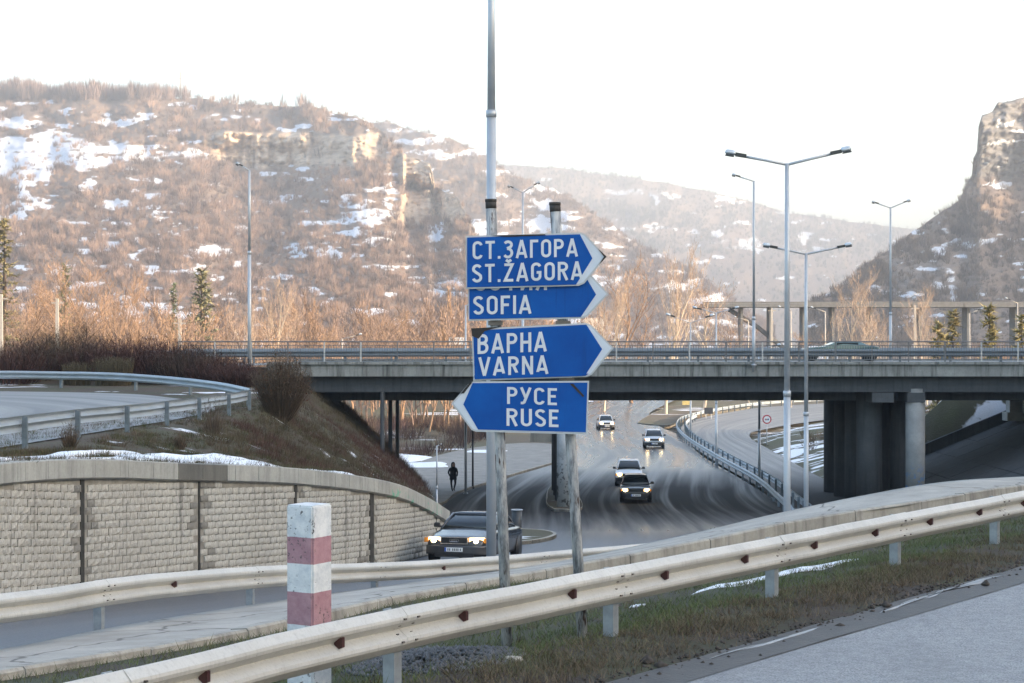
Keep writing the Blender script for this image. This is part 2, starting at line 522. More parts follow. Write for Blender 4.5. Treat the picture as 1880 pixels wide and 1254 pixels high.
# lower road (cars come towards us under the bridge and climb the ramp to the left)
ys = [14, 20, 26, 33, 40, 46, 55, 64, 72, 82, 95, 105, 113, 127, 142.7, 152, 164, 190, 212, 250, 300, 380]
XL = [-14, -13, -11.5, -10.2, -8.9, -6.2, -3.7, -2.2, -2.0, -2.5, -3.4, -3.6, -2.9, -.25, 3.2, 4.8, 4.8, 4.3, 5.0, 8, 12, 22]
XR = [-5.5, -4.5, -3.6, -2.5, 0, 3.5, 7.8, 9.4, 10.6, 12.2, 13.6, 14.2, 14.5, 14.7, 14.7, 14.8, 15.2, 16.4, 16.2, 17.4, 24, 36]
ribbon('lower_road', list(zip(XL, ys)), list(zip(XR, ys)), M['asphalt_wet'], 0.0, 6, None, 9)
# branch road curving to the right behind the bridge
BL = [(6, 40), (8.3, 55), (9.9, 64), (11, 74), (12.6, 86), (13.8, 100), (14.9, 118), (15.0, 142), (15.7, 175), (17.8, 207), (21.2, 231), (29, 260), (39, 285), (62, 312), (110, 335)]
BR = [(14, 40), (14, 55), (14.6, 64), (15.7, 74), (17, 86), (18, 100), (19.6, 117), (20.2, 133), (21.3, 162), (22.6, 186), (25.5, 203), (34, 226), (45, 246), (68, 270), (115, 290)]
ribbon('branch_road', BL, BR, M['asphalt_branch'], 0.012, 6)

# near road, bottom right of the picture, and the verge beside it (one built line of sections)
ZN = -3.05
RAIL1 = [(-9.4, 4.2), (-6.6, 8.0), (-4.85, 10.6), (-3.1, 13.2), (-1.45, 16.35), (1.0, 20.1), (3.1, 23.25), (5.0, 26.1), (6.7, 28.6), (9.0, 32.0), (13.0, 38.0), (19.0, 47.0), (28, 60)]
def road_edge(i):     # 1.35 m on the road side of the rail
    a = Vector(RAIL1[max(i - 1, 0)]); b = Vector(RAIL1[min(i + 1, len(RAIL1) - 1)])
    t = (b - a).normalized()
    return Vector(RAIL1[i]) + Vector((t.y, -t.x)) * 1.42
EDGE1 = [road_edge(i) for i in range(len(RAIL1))]
ribbon('near_road', [tuple(p) for p in EDGE1], [(p.x + 10.5, p.y - 6.5) for p in EDGE1], M['asphalt'], 0.0, 6, lambda x, y: ZN - .02, 5)

# apron: concrete strip between the two rails
AN = [(-9.5, 11.5, -3.2), (-7.4, 16.5, -3.35), (-5.4, 20.5, -3.5), (-3.7, 24.8, -3.75), (-1.65, 30.6, -3.98), (.6, 34.4, -4.05), (3.2, 37.6, -3.95), (6.0, 40.6, -3.72), (8.7, 43.2, -3.6), (10.8, 46, -3.58), (13, 49.3, -3.62), (17.5, 56, -3.9)]
AF = [(-10.6, 14.0, -3.3), (-8.6, 19.5, -3.55), (-6.35, 24.0, -3.78), (-5.6, 28.0, -4.06), (-4.25, 34.5, -4.58), (-2.1, 40, -4.92), (.8, 44.6, -5.05), (4.1, 47.6, -4.72), (6.3, 47.6, -4.2), (8.6, 47.6, -3.72), (11.0, 49.6, -3.54), (15.0, 56.8, -3.9)]
def ruled(name, A, B, mat, cols=8, kind='structure', n=6, bumps=0.0, drop=0.0):
    A = catmull(A, n); B = catmull(B, n)
    V = []
    for i, (a, b) in enumerate(zip(A, B)):
        for k in range(cols):
            p = a.lerp(b, k / (cols - 1))
            z = p.z
            if bumps: z += (fbm(p.x * 1.7, p.y * 1.7, 3, 5) - .5) * bumps * (1 if 0 < k < cols - 1 else .3)
            V.append((p.x, p.y, z))
        if drop: V.append((b.x, b.y, b.z - drop))
    me = np_mesh(name, np.array(V), grid_faces(len(A), cols + (1 if drop else 0)))
    o = mobj(name, me, mat, smooth=not drop)
    return tag(o, kind=kind)
ruled('apron_pavement', AN, AF, M['apron'], 7, n=6, drop=4.5)
# slab joints: each kerb stone along the near edge is a piece
KP = Path([Vector(p) for p in AN])
kerb_root = tag(bpy.data.objects.new('kerb', None), kind='structure'); COL.objects.link(kerb_root)
d = 3.0; ki = 0
while d < KP.len - 3:
    L = 2.35 + .25 * hsh(ki, 3)
    a, b = KP.at(d + .012), KP.at(d + L - .012)
    t = (b - a).normalized(); nrm = Vector((t.y, -t.x, 0)).normalized()
    k = MB()
    up = .035 + .02 * hsh(ki, 5); w = .26
    jit = .02 * (hsh(ki, 9) - .5)
    prof = [(-w, up - .02), (-.03, up), (.0, up - .03), (.02 + jit, -.42), (-w, -.42)]
    k.loft([[p + nrm * u + Vector((0, 0, v)) for u, v in prof] for p in (a, a.lerp(b, .5), b)])
    k.build('kerb_stone', M['kerb'], kerb_root)
    d += L; ki += 1

# verge between the near road, the rail and the kerb
VN = [(p.x + .05, p.y - .03, ZN - .035) for p in EDGE1]
VM = [(x, y, ZN + .03) for x, y in RAIL1]
V1 = ruled('verge_roadside', VN, VM, M['verge'], 9, n=5, bumps=.09)
APB = [(-12, 7.5, -3.15), (-9.5, 11.5, -3.24), (-8.4, 14.2, -3.3), (-6.9, 17.4, -3.42), (-5.4, 20.5, -3.56), (-2.9, 26.8, -3.92), (-1.0, 32, -4.1), (3.2, 37.6, -4.22), (6.0, 40.6, -4.02), (8.7, 43.2, -3.9), (13, 49.3, -3.9), (17.5, 56, -4.1), (30, 66, -4.2)]
V2 = ruled('verge_behind_rail', VM, APB, M['verge'], 14, n=5, bumps=.12)
# rest of the high ground the camera stands above, to the right and behind
sheet('near_ground', np.linspace(-30, 75, 22), np.linspace(-80, 60, 29),
      lambda X, Y: np.where(X > np.interp(Y, [p.y for p in EDGE1], [p.x for p in EDGE1]) - .5, -3.2, np.where(Y < 8, -3.5, -14.0)), M['verge'])

# ---------------- left embankment with the upper ramp (heightfield)
WALL = [(-13.0, 14.0, -1.9), (-12.0, 21.0, -2.0), (-10.9, 28.0, -2.08), (-9.55, 36.0, -2.21), (-8.67, 40.0, -2.37), (-7.4, 43.5, -2.66), (-5.4, 48.2, -3.08), (-3.6, 54.6, -3.85), (-2.75, 59, -4.6), (-2.15, 64, -5.5)]   # x, y, top of the cap
wy = [p[1] for p in WALL]
def x_toe(Y): return np.interp(Y, wy + [72, 80, 90, 100, 112, 120, 130], [p[0] for p in WALL] + [-2.3, -2.7, -3.3, -3.9, -4.8, -7.0, -11.0])
def z_toe(Y): return np.where(Y <= 64, np.interp(Y, wy, [p[2] for p in WALL]) - .06, np.interp(Y, [64, 70, 132], [-5.6, -7.0, -8.9]))
def x_top(Y): return np.interp(Y, [14, 40, 60, 75, 90, 100, 116, 122, 132], [-14.2, -11.4, -10.4, -9.6, -11.0, -11.6, -11.8, -13, -16])
def z_top(Y): return np.interp(Y, [14, 30, 50, 70, 80, 92, 97, 99, 116, 120, 132], [-2.3, -2.45, -2.55, -2.62, -2.58, -2.2, -2.1, -1.5, -1.5, -2.5, -8.9])
def z_left(X, Y):
    t = np.clip((x_toe(Y) - X) / np.maximum(x_toe(Y) - x_top(Y), .3), 0, 1)
    prof = np.where(Y > 64, t, sstep(0, 1, t) * .5 + t * .5)
    z = z_toe(Y) + (z_top(Y) - z_toe(Y)) * prof
    z += (fbm(X * .8, Y * .5, 4, 3) - .5) * .35 * np.clip(t * 4, 0, 1) * np.clip((1 - t) * 4 + .1, 0, 1)
    return z
def emb():
    vs = np.linspace(14.5, 132, 150); us = np.r_[np.linspace(0, 1, 36), 1.15, 1.5, 2.2, 3.2, 4.5, 7]
    V = []
    for Y in vs:
        xt, xp = float(x_toe(Y)), float(x_top(Y))
        for u in us:
            X = xt + (xp - xt) * u if u <= 1 else xp - (u - 1) * 16
            V.append((X, Y, float(z_left(np.array(X), np.array(Y))) - (.25 if u == 0 else 0)))
    me = np_mesh('embankment', np.array(V), grid_faces(len(vs), len(us)))
    return tag(mobj('embankment', me, M['bank'], smooth=True), kind='structure')
emb()
# upper ramp: asphalt loop on top of the embankment
UL = [(-20, 12), (-19.8, 30), (-19.4, 44), (-19.2, 56), (-19.5, 66), (-21.5, 73), (-25.5, 78), (-32, 80), (-45, 81)]
UR = [(-13.4, 12), (-12.8, 30), (-12.2, 44), (-11.6, 56), (-11.1, 66), (-11.5, 76), (-14.5, 84), (-20.5, 88.5), (-42, 91.5)]
ribbon('upper_ramp', UL, UR, M['asphalt_dry'], .03, 8, lambda x, y: float(z_top(y)))

# ---------------- right embankment below the far end of the bridge
def z_right(X, Y):
    toe = np.interp(Y, [60, 90, 100, 117, 133, 162, 190, 230], [17, 18.5, 19.6, 21.0, 21.4, 22.4, 24.5, 36])
    top = np.interp(Y, [60, 84, 94, 98, 116, 120, 140, 230], [40, 34, 28.5, 27.2, 27.2, 28.5, 46, 90])
    ztop = np.interp(Y, [60, 80, 97, 117, 140, 230], [-3.6, -3.0, -1.6, -1.6, -4.2, -3.0])
    t = np.clip((X - toe) / (top - toe), 0, 1)
    base = zlow(Y) - .1
    z = base + (ztop - base) * t ** .9 + (fbm(X * .5, Y * .4, 3, 8) - .5) * .5 * np.clip(t * 3, 0, 1) - .25 * (t <= 0)
    under = (Y > 84) & (Y < 117) & (X < 30.8)
    return np.where(under, np.minimum(z, z_pave(X) - .3), z)
def z_pave(X): return -8.75 + (X - 19.4) * .41
sheet('embankment_right', np.linspace(17, 130, 90), np.linspace(116.5, 226, 80), z_right, M['bank_snowy'])
sheet('embankment_right_near', np.linspace(17, 130, 90), np.linspace(58, 116.5, 50), z_right, M['bank'])
# slope paving under the bridge end: concrete slabs with open joints
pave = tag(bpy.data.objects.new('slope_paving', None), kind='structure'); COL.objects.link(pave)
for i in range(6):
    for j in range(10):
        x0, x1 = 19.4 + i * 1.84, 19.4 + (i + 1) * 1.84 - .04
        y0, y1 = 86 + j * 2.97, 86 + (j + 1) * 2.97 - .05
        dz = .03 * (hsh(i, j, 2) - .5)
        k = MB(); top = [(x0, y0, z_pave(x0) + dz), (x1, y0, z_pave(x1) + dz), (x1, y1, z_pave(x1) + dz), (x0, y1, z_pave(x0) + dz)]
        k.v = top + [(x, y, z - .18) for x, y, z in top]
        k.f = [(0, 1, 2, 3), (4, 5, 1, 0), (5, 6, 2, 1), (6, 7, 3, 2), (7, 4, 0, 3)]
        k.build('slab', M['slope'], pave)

# ---------------- pavements and islands of the lower road (kerb step 0.12)
def island(name, pts, mat, h=.12, zf=None, kerb=True, n=4, smooth=True):
    loop = catmull([Vector((a, b, 0)) for a, b in pts] + [Vector((*pts[0], 0))], n)[:-1] if smooth else [Vector((a, b, 0)) for a, b in pts]
    bm = bmesh.new()
    top = [bm.verts.new((p.x, p.y, float(zlow(p.y)) + h)) for p in loop]
    bot = [bm.verts.new((p.x, p.y, float(zlow(p.y)) - .3)) for p in loop]
    m = len(loop)
    for i in range(m):
        bm.faces.new((bot[i], bot[(i + 1) % m], top[(i + 1) % m], top[i]))
    f = bm.faces.new(top)
    bmesh.ops.triangulate(bm, faces=[f])
    bmesh.ops.recalc_face_normals(bm, faces=bm.faces)
    me = bpy.data.meshes.new(name); bm.to_mesh(me); bm.free()
    o = tag(mobj(name, me, mat), kind='structure')
    if kerb:
        k = MB(); c = sum(loop, Vector()) / m
        inn = [p + (c - p).normalized() * .16 for p in loop]
        for i in range(m):
            a, b, d_, e = loop[i], loop[(i + 1) % m], inn[(i + 1) % m], inn[i]
            za, zb = float(zlow(a.y)) + h + .012, float(zlow(b.y)) + h + .012
            k.add([(a.x, a.y, za), (b.x, b.y, zb), (d_.x, d_.y, zb), (e.x, e.y, za), (a.x, a.y, za - .3), (b.x, b.y, zb - .3)], [(0, 1, 2, 3), (4, 5, 1, 0)])
        k.build('kerb_edge', M['kerb'], o)
    return o
island('pavement', [(-5.5, 100), (-3.7, 103), (-3.0, 113), (-.35, 127), (3.1, 142.7), (4.7, 152), (4.6, 166), (1, 172), (-4, 160), (-7, 140), (-8, 118)], M['pavement'])
island('pier_island', [(2.1, 97.6), (3.3, 97.6), (3.7, 104), (3.5, 116), (2.9, 120), (2.2, 116), (1.8, 104)], M['bank'])
island('verge_island', [(-2.5, 64.6), (-.6, 66.5), (1.0, 70), (1.7, 75), (1.2, 79.5), (-.6, 81), (-3.0, 80), (-2.9, 70)], M['bank_snowy'])
island('gore', [(14.2, 222), (16.8, 216), (18.5, 222), (23, 246), (34, 280), (24.5, 286), (18, 252)], M['valley'], .1)

# ---------------- hill that shades the foreground: the near shoulder of the cliff hill, right of the picture
def z_ridge(X, Y):
    up = sstep(64, 118, X) * sstep(140, 118, Y)
    return -9.8 + up * (56 + 16 * (fbm(X / 40, Y / 40, 4, 2) - .5)) 
sheet('hill_near_right', np.linspace(58, 330, 46), np.linspace(-260, 236, 70), z_ridge, M['hill'])

# unseen massif added right of the picture to keep the cliff hill in shade
def z_mass(X, Y):
    r = np.sqrt(((X - 980) / 520) ** 2 + ((Y - 950) / 760) ** 2)
    return -12 + 225 * sstep(1.0, .25, r) * (.85 + .3 * fbm(X / 160, Y / 160, 4, 6))
sheet('shade_massif_right', np.linspace(470, 1500, 60), np.linspace(160, 1740, 70), z_mass, M['hill'])

# ---------------- hills seen in the distance
def hill(name, x0, x1, nx, ny, foot, ridge, D0, D1, cliffs=(), blobs=(), thr=.56, seed=1, rough=.03, cliff_amp=.012, hor=1.0, rockbase=0.0, tshape=None, mat='hill', blocky=.35, jag=14):
    xs = np.linspace(x0, x1, nx)
    t = np.linspace(0, 1, ny)
    X, T = np.meshgrid(xs, t, indexing='ij')
    yf = np.interp(X, *zip(*foot)); yr = np.interp(X, *zip(*ridge))
    yr = yr + (fbm(X / 34, X * 0 + seed, 4, seed) - .5) * jag
    Yp = yf + (yr - yf) * T
    C = np.zeros_like(X)
    for (cx0, cx1, cy0, cy1, st) in cliffs:
        wob = (fbm(X / 25, X * 0, 3, seed + 3) - .5) * 26
        m = sstep(cx0 - 40, cx0 + 22, X + wob) * sstep(cx1 + 34, cx1 - 18, X - wob) * sstep(cy0 - 5, cy0 + 5, Yp + wob * .5) * sstep(cy1 + 8, cy1 - 8, Yp + wob)
        C = np.maximum(C, m * st)
    w = (1 - .93 * np.clip(C, 0, 1)) * (.35 + .65 * (1 if tshape is None else tshape(T)))
    # even out the total over neighbouring columns so a cliff leaves no vertical scar in the slope around it
    cs = np.cumsum(w, axis=1)
    ker = np.hanning(61); ker /= ker.sum()
    cm = np.stack([np.convolve(np.pad(cs[:, q], 30, mode='edge'), ker, 'valid') for q in range(ny)], 1)
    mixw = np.clip(C * 1.6, 0, 1); cs = cm * (1 - mixw) + (cm * .45 + cs * .55) * mixw
    cs = np.maximum.accumulate(cs, axis=1); cs = (cs - cs[:, :1]) / (cs[:, -1:] - cs[:, :1])
    d0 = np.interp(X, *zip(*D0)); d1 = np.interp(X, *zip(*D1))
    D = d0 + (d1 - d0) * cs
    rel = (fbm(X / 70, Yp / 40, 5, seed + 7) - .5)
    D = D * (1 + rough * rel * 2 * np.minimum(1, T * 5))
    col = np.abs(fbm(X / 13, Yp / 90, 3, seed + 11) - .5) * 2
    blk = np.floor(fbm(X / 26, Yp / 9, 4, seed + 13) * 7) / 7
    col = col * (1 - blocky) + blk * blocky
    D = D * (1 + C * cliff_amp * (col - .4) * 2 + C * .010 * (fbm(X / 7, Yp / 4, 3, seed + 5) - .5))
    s = fbm(X / (40 * hor), Yp / 10, 5, seed + 20)
    snow = sstep(thr - .03, thr + .05, s)
    for (bx, by, rx, ry, a) in blobs:
        q = ((X - bx) / rx) ** 2 + ((Yp - by) / ry) ** 2
        e = np.exp(-q * 1.3)
        snow = np.clip(snow + a * e * (-.25 + 2.1 * fbm(X / 18, Yp / 5, 4, seed + 31)), 0, 1.0)
    snow = snow * (1 - np.clip(C * 1.2, 0, 1) * (.88 if blocky < .5 else .35))
    PX = (X - 940) / F * D; PZ = (627 - Yp) / F * D
    V = np.stack([PX, D, PZ], -1)
    # the far side behind the ridge
    back = []
    for k, (dd, dz) in enumerate(((.02, .004), (.06, .02), (.14, .09), (.22, .3))):
        b = V[:, -1].copy(); sc = 1 + dd
        b[:, 0] *= sc; b[:, 1] *= sc; b[:, 2] = b[:, 2] - dz * np.maximum(b[:, 2] + 12, 5)
        back.append(b[:, None])
    # skirt at the foot
    f0 = V[:, :1].copy(); f0[:, :, 2] = -14
    VV = np.concatenate([f0, V] + back, axis=1)
    pad = lambda A, v=None: np.concatenate([A[:, :1], A, A[:, -1:], A[:, -1:], A[:, -1:], A[:, -1:]], axis=1)
    me = np_mesh(name, VV.reshape(-1, 3), grid_faces(nx, VV.shape[1]), {'snow': pad(snow).ravel(), 'rock': np.clip(pad(C) + rockbase, 0, 1).ravel()})
    o = tag(mobj(name, me, M[mat], smooth=True), kind='structure')
    return dict(obj=o, V=V, X=X, Y=Yp, snow=snow, C=C, nx=nx, ny=ny)

H_left = hill('hill_left', -420, 1010, 430, 190,
    foot=[(-420, 668), (1010, 668)],
    ridge=[(-420, 175), (-100, 172), (0, 172), (180, 172), (330, 182), (450, 190), (560, 195), (650, 215), (700, 238), (745, 285), (790, 300), (800, 345), (840, 362), (862, 400), (885, 470), (930, 540), (1010, 600)],
    D0=[(-420, 420), (1010, 430)], D1=[(-420, 2250), (500, 2150), (800, 1700), (1010, 900)],
    cliffs=[(402, 570, 243, 304, 1.0), (570, 700, 246, 300, .75), (742, 800, 282, 348, 1.0), (735, 870, 352, 408, .85)],
    blobs=[(20, 222, 70, 14, 1.1), (60, 272, 130, 28, 1.15), (30, 302, 160, 16, 1.25), (250, 280, 120, 24, .85), (410, 215, 70, 10, .7), (222, 378, 30, 18, .8), (330, 375, 35, 14, .5),
           (640, 375, 40, 10, .9), (680, 395, 60, 16, 1.2), (600, 410, 70, 8, .6), (560, 455, 60, 16, .9), (390, 460, 40, 14, .8), (640, 300, 70, 9, .6), (610, 265, 60, 7, .6), (820, 520, 40, 18, .9), (235, 575, 40, 40, 1.0), (40, 555, 50, 18, .5), (720, 430, 50, 10, .6)],
    thr=.625, seed=3)
H_mid = hill('hill_behind', 560, 1420, 240, 90,
    foot=[(560, 640), (1420, 640)],
    ridge=[(560, 205), (640, 213), (700, 224), (780, 240), (870, 272), (940, 318), (1030, 352), (1090, 395), (1150, 432), (1230, 478), (1290, 510), (1340, 550), (1420, 600)],
    D0=[(560, 1750), (1420, 1750)], D1=[(560, 3300), (1000, 3000), (1420, 2400)],
    blobs=[(760, 240, 60, 14, .5), (1000, 430, 80, 30, .35), (1090, 470, 50, 30, .3)], thr=.60, seed=12)
H_far = hill('hill_far', 860, 1900, 200, 60,
    foot=[(860, 640), (1900, 640)],
    ridge=[(860, 300), (1020, 308), (1100, 318), (1200, 332), (1320, 356), (1450, 390), (1560, 408), (1640, 416), (1760, 432), (1900, 450)],
    D0=[(860, 3600), (1900, 3600)], D1=[(860, 5600), (1900, 5600)],
    blobs=[(1170, 355, 90, 16, .8), (1370, 450, 110, 30, .55)], thr=.70, seed=21, rough=.02, jag=5)
H_right = hill('hill_right', 1480, 2300, 260, 150,
    foot=[(1480, 640), (2300, 640)],
    ridge=[(1480, 560), (1520, 535), (1560, 515), (1600, 482), (1660, 438), (1710, 402), (1762, 368), (1772, 342), (1784, 322), (1787, 290), (1796, 276), (1795, 240), (1803, 214), (1822, 206), (1832, 190), (1858, 186), (1880, 176), (1960, 165), (2300, 150)],
    D0=[(1480, 1000), (2300, 1000)], D1=[(1480, 1150), (1700, 1350), (1790, 1450), (1880, 1520), (2300, 1750)],
    cliffs=[(1755, 1960, 185, 330, .9), (1640, 1760, 480, 560, .4)],
    blobs=[(1850, 222, 46, 9, 1.1), (1835, 262, 50, 8, 1.1), (1860, 240, 30, 6, .9), (1815, 300, 30, 6, .7), (1725, 462, 18, 12, 1.2), (1712, 494, 40, 5, 1.2), (1745, 510, 12, 16, 1.2), (1720, 527, 40, 5, 1.1), (1750, 545, 10, 16, 1.2), (1735, 425, 12, 8, .9)],
    thr=.66, seed=33, rough=.02, cliff_amp=.014, mat='hill_shaded', blocky=.8)
# ================================================================== GUARD RAILS
W_PROF = [(u * 1.18, v * 1.22) for u, v in [(.018, .0), (.030, .006), (.078, .055), (.083, .075), (.078, .098), (.010, .145), (.0, .155), (.010, .165), (.078, .212), (.083, .235), (.078, .255), (.030, .304), (.018, .31)]]
BHGT = .31 * 1.22
def channel_post(h, depth=.12, width=.11, t=.012):
    """C-section post standing on its origin, open side along +x"""
    k = MB()
    pr = [(-width / 2, -depth / 2), (width / 2, -depth / 2), (width / 2, -depth / 2 + t), (-width / 2 + t, -depth / 2 + t),
          (-width / 2 + t, depth / 2 - t), (width / 2, depth / 2 - t), (width / 2, depth / 2), (-width / 2, depth / 2)]
    b = len(k.v)
    for z in (-.25, h):
        for x, y in pr: k.v.append((x, y, z))
    for i in range(8): k.f.append((i, (i + 1) % 8, 8 + (i + 1) % 8, 8 + i))
    for o in (8,):
        k.f += [(o, o + 1, o + 2, o + 3), (o, o + 3, o + 4, o + 7), (o + 4, o + 5, o + 6, o + 7)]
    me = bpy.data.meshes.new('post'); me.from_pydata(k.v, [], k.f); me.update()
    return me

def guard_rail(label, pts, face, mat, post_mat, top=.75, step=4.0, start=0.0, refl=2.0, bolts=True, sag=.0, sub=4, group=None, zf=None, posts=True):
    """pts: ground points; face=+1: the beam faces to the right of the path, -1: to the left"""
    path = Path([Vector(p) for p in pts])
    root = empty('guard_rail', path.at(path.len / 2), label, 'guard rail', group)
    inv = Vector(root.location)
    pm = channel_post(top - .02); pm.materials.append(post_mat)
    def frame(d):
        p = path.at(d); t = path.tan(d); n = Vector((t.y, -t.x, 0)).normalized() * face
        return p, t, n
    bolt = MB(); d = start; i = 0
    while d < path.len - .5:
        e = min(d + step, path.len)
        k = MB(); rings = []
        for q in range(sub + 1):
            dd = d + (e - d) * q / sub + (.14 if q == sub and e < path.len else 0)
            p, t, n = frame(dd)
            o = .066 + (.0045 if q == 0 else 0.0)
            wav = (hsh(i * 7 + q, 2) - .5) * sag
            front = [p + n * (o + u) + Vector((0, 0, top - BHGT + v + wav)) for u, v in W_PROF]
            backp = [p + n * (o + u - .0042) + Vector((0, 0, top - BHGT + v + wav)) for u, v in reversed(W_PROF)]
            rings.append([x - inv for x in front + backp])
        k.loft(rings)
        k.build('beam', mat, root, False)
        if posts:
            p, t, n = frame(d)
            o = bpy.data.objects.new('post', pm); COL.objects.link(o); o.parent = root
            o.location = p - inv; o.rotation_euler = (0, 0, math.atan2(t.y, t.x))
        if bolts:
            p, t, n = frame(d + .02)
            for sx in (-.10, .10):
                for u, v in ((.098, .092), (.098, .287), (.035, .152), (.035, .228)):
                    c = p + t * (sx + .03 * (v > .19)) + n * (.066 + u + .008) + Vector((0, 0, top - BHGT + v)) - inv
                    bolt.box(c, (.030, .022, .016), Matrix.Rotation(math.atan2(t.y, t.x), 3, 'Z'))
        if refl:
            m = d + refl * .5
            while m < e - .2:
                p, t, n = frame(m)
                r = MB(); rz = Matrix.Rotation(math.atan2(t.y, t.x), 3, 'Z')
                c = p + n * .066 + Vector((0, 0, top - BHGT / 2)) - inv
                # trapezoid standing in the valley, its lens facing along the rail
                q = [c + n * .008 + Vector((0, 0, .066)), c + n * .088 + Vector((0, 0, .05)), c + n * .088 - Vector((0, 0, .03)), c + n * .008 - Vector((0, 0, .066))]
                r.add([x - t * .018 for x in q] + [x + t * .022 for x in q], [(3, 2, 1, 0), (4, 5, 6, 7), (0, 1, 5, 4), (1, 2, 6, 5), (2, 3, 7, 6), (3, 0, 4, 7)])
                r.build('reflector', M['reflector'], root)
                m += refl
        d = e; i += 1
    if bolts:
        tag(bolt.build('bolts', M['bolt'], root), kind='stuff')
    return root

# near rail along the near road; starts so that a post stands at photo x=1120
r1 = [(x, y, ZN + .0) for x, y in RAIL1]
_p = Path([Vector(q) for q in r1]); best = min(np.arange(0, _p.len, .05), key=lambda s: (_p.at(s) - Vector((1.0, 20.1, ZN))).length)
guard_rail('long cream grey guard rail in the foreground, passing in front of the striped post', r1, 1, M['rail'], M['post'], step=3.72, start=best % 3.72, refl=1.86, sag=.012)
# rail at the ramp edge, behind the apron
RAMP = [(-9.3, 17.5, -3.5), (-7.7, 21.5, -3.66), (-6.45, 25.0, -3.95), (-5.55, 28.5, -4.15), (-4.3, 34.6, -4.7), (-2.9, 39.6, -5.22), (-.7, 43.3, -5.5), (.9, 45.6, -5.62), (2.7, 48.2, -5.75), (4.3, 51.2, -5.95), (6.0, 55, -6.2)]
guard_rail('cream guard rail in front of the brick retaining wall and the dark car', RAMP, 1, M['rail'], M['post'], step=6.4, start=4.2, refl=5.0, sag=.01)
# rail round the upper ramp (one loop: back towards us on the near side, face towards us on the far side)
UPP = [(-13.0, 13, -2.3), (-12.3, 28, -2.42), (-11.7, 42, -2.52), (-11.3, 50.7, -2.55), (-10.75, 57.4, -2.6), (-10.3, 65, -2.62), (-9.95, 70.5, -2.62), (-10.0, 75.5, -2.62), (-11.0, 80, -2.6), (-12.6, 84, -2.5), (-14.8, 87.6, -2.38), (-18, 90.8, -2.24), (-21.5, 92.6, -2.19), (-27, 93.8, -2.16), (-36, 95, -2.15), (-48, 96, -2.15)]
guard_rail('blue grey guard rail looping round the upper ramp on the left bank', UPP, -1, M['rail_blue'], M['post_blue'], top=.78, step=4.6, start=1.2, refl=9.2, sag=.01)
# median rail between lower road and branch road
MED = [(9.3, 62, 0), (10.7, 74, 0), (12.4, 86, 0), (13.7, 100, 0), (14.7, 118, 0), (14.85, 142, 0), (15.5, 175, 0), (17.5, 207, 0), (20.9, 231, 0), (28.7, 260, 0), (38.7, 285, 0), (62, 313, 0), (100, 331, 0)]
MED = [(x, y, float(zlow(y))) for x, y, _ in MED]
guard_rail('pale guard rail between the lower road and the curving branch road', MED, -1, M['rail_blue'], M['post_blue'], top=.78, step=4.0, refl=0, bolts=False)
MED2 = [(x + .75, y, z) for x, y, z in MED[:9]]
guard_rail('second median rail, set back beside the branch road', MED2, 1, M['rail_blue'], M['post_blue'], top=.78, step=4.0, refl=0, bolts=False)

# ================================================================== RETAINING WALL
wall_path = Path([Vector(p) for p in WALL])
wall = empty('retaining_wall', (-5, 50, -6), 'split brick retaining wall with concrete cap beside the ramp', 'wall')
WI = Vector(wall.location)
def wframe(d):
    p = wall_path.at(d); t = wall_path.tan(d); h = Vector((t.x, t.y, 0)).normalized()
    return p, h, Vector((h.y, -h.x, 0))          # normal towards the ramp
core = MB(); rings = []
nst = 60
for i in range(nst + 1):
    p, h, n = wframe(wall_path.len * i / nst)
    b = float(zlow(p.y)) - .3
    rings.append([x - WI for x in (Vector((p.x, p.y, b)), Vector((p.x, p.y, p.z - .30)), Vector((p.x, p.y, p.z - .30)) - n * .4, Vector((p.x, p.y, b)) - n * .4)])
core.loft(rings); core.build('wall_core', M['joint'], wall)
# where vertical panel joints run (photo x of each joint)
def s_of_x(x):
    return min(np.arange(0, wall_path.len, .05), key=lambda s: abs((wall_path.at(s).x / wall_path.at(s).y) * F + 940 - x))
joints = [s_of_x(x) for x in (-110, 150, 366, 541, 682, 800)]
for q, s in enumerate(joints):
    p, h, n = wframe(s); b = float(zlow(p.y))
    w = (.14, .16, .06, .12, .34, .06)[q]
    k = MB(); hh = p.z - .34 - b
    k.box(Vector((p.x, p.y, b + hh / 2)) + n * .012 - WI, (w, .02, hh), Matrix.Rotation(math.atan2(h.y, h.x), 3, 'Z'))
    k.build('panel_joint', M['joint_dark'], wall)
# bricks: six rough-faced variants, shared
BH, BW = .152, .29
variants = []; stained = []
def is_stained(p, row, ci, s):
    dj = min(abs(s - joints[q]) - (.1 if q != 4 else .2) for q in (1, 2, 3, 4))
    if dj < .42 and hsh(row, ci, 12) < .55 * (1 - dj / .5): return True
    return row < 2 and vnoise(s * .5, 3.0) > .62 and hsh(row, ci, 15) < .7
for q in range(6):
    r = random.Random(q)
    nx, nz = 4, 3
    V = []; Fc = []
    for j in range(nz + 1):
        for i in range(nx + 1):
            edge = i in (0, nx) or j in (0, nz)
            V.append(((i / nx - .5) * (BW - .016), -(.010 if edge else .016 + .022 * r.random()), (j / nz - .5) * (BH - .014)))
    for j in range(nz):
        for i in range(nx):
            a = j * (nx + 1) + i
            Fc.append((a, a + 1, a + nx + 2, a + nx + 1))
    m = len(V)
    cor = [0, nx, (nx + 1) * nz + nx, (nx + 1) * nz]
    V += [(V[c][0], .03, V[c][2]) for c in cor]
    for a in range(4):
        Fc.append((cor[(a + 1) % 4], cor[a], m + a, m + (a + 1) % 4))
    me = bpy.data.meshes.new('brick'); me.from_pydata(V, [], Fc); me.update(); me.materials.append(M['brick'])
    variants.append(me)
    m2 = me.copy(); m2.materials.clear(); m2.materials.append(M['brick_stained']); stained.append(m2)
cands = []
s = 0.0; ci = 0
row_max = 22
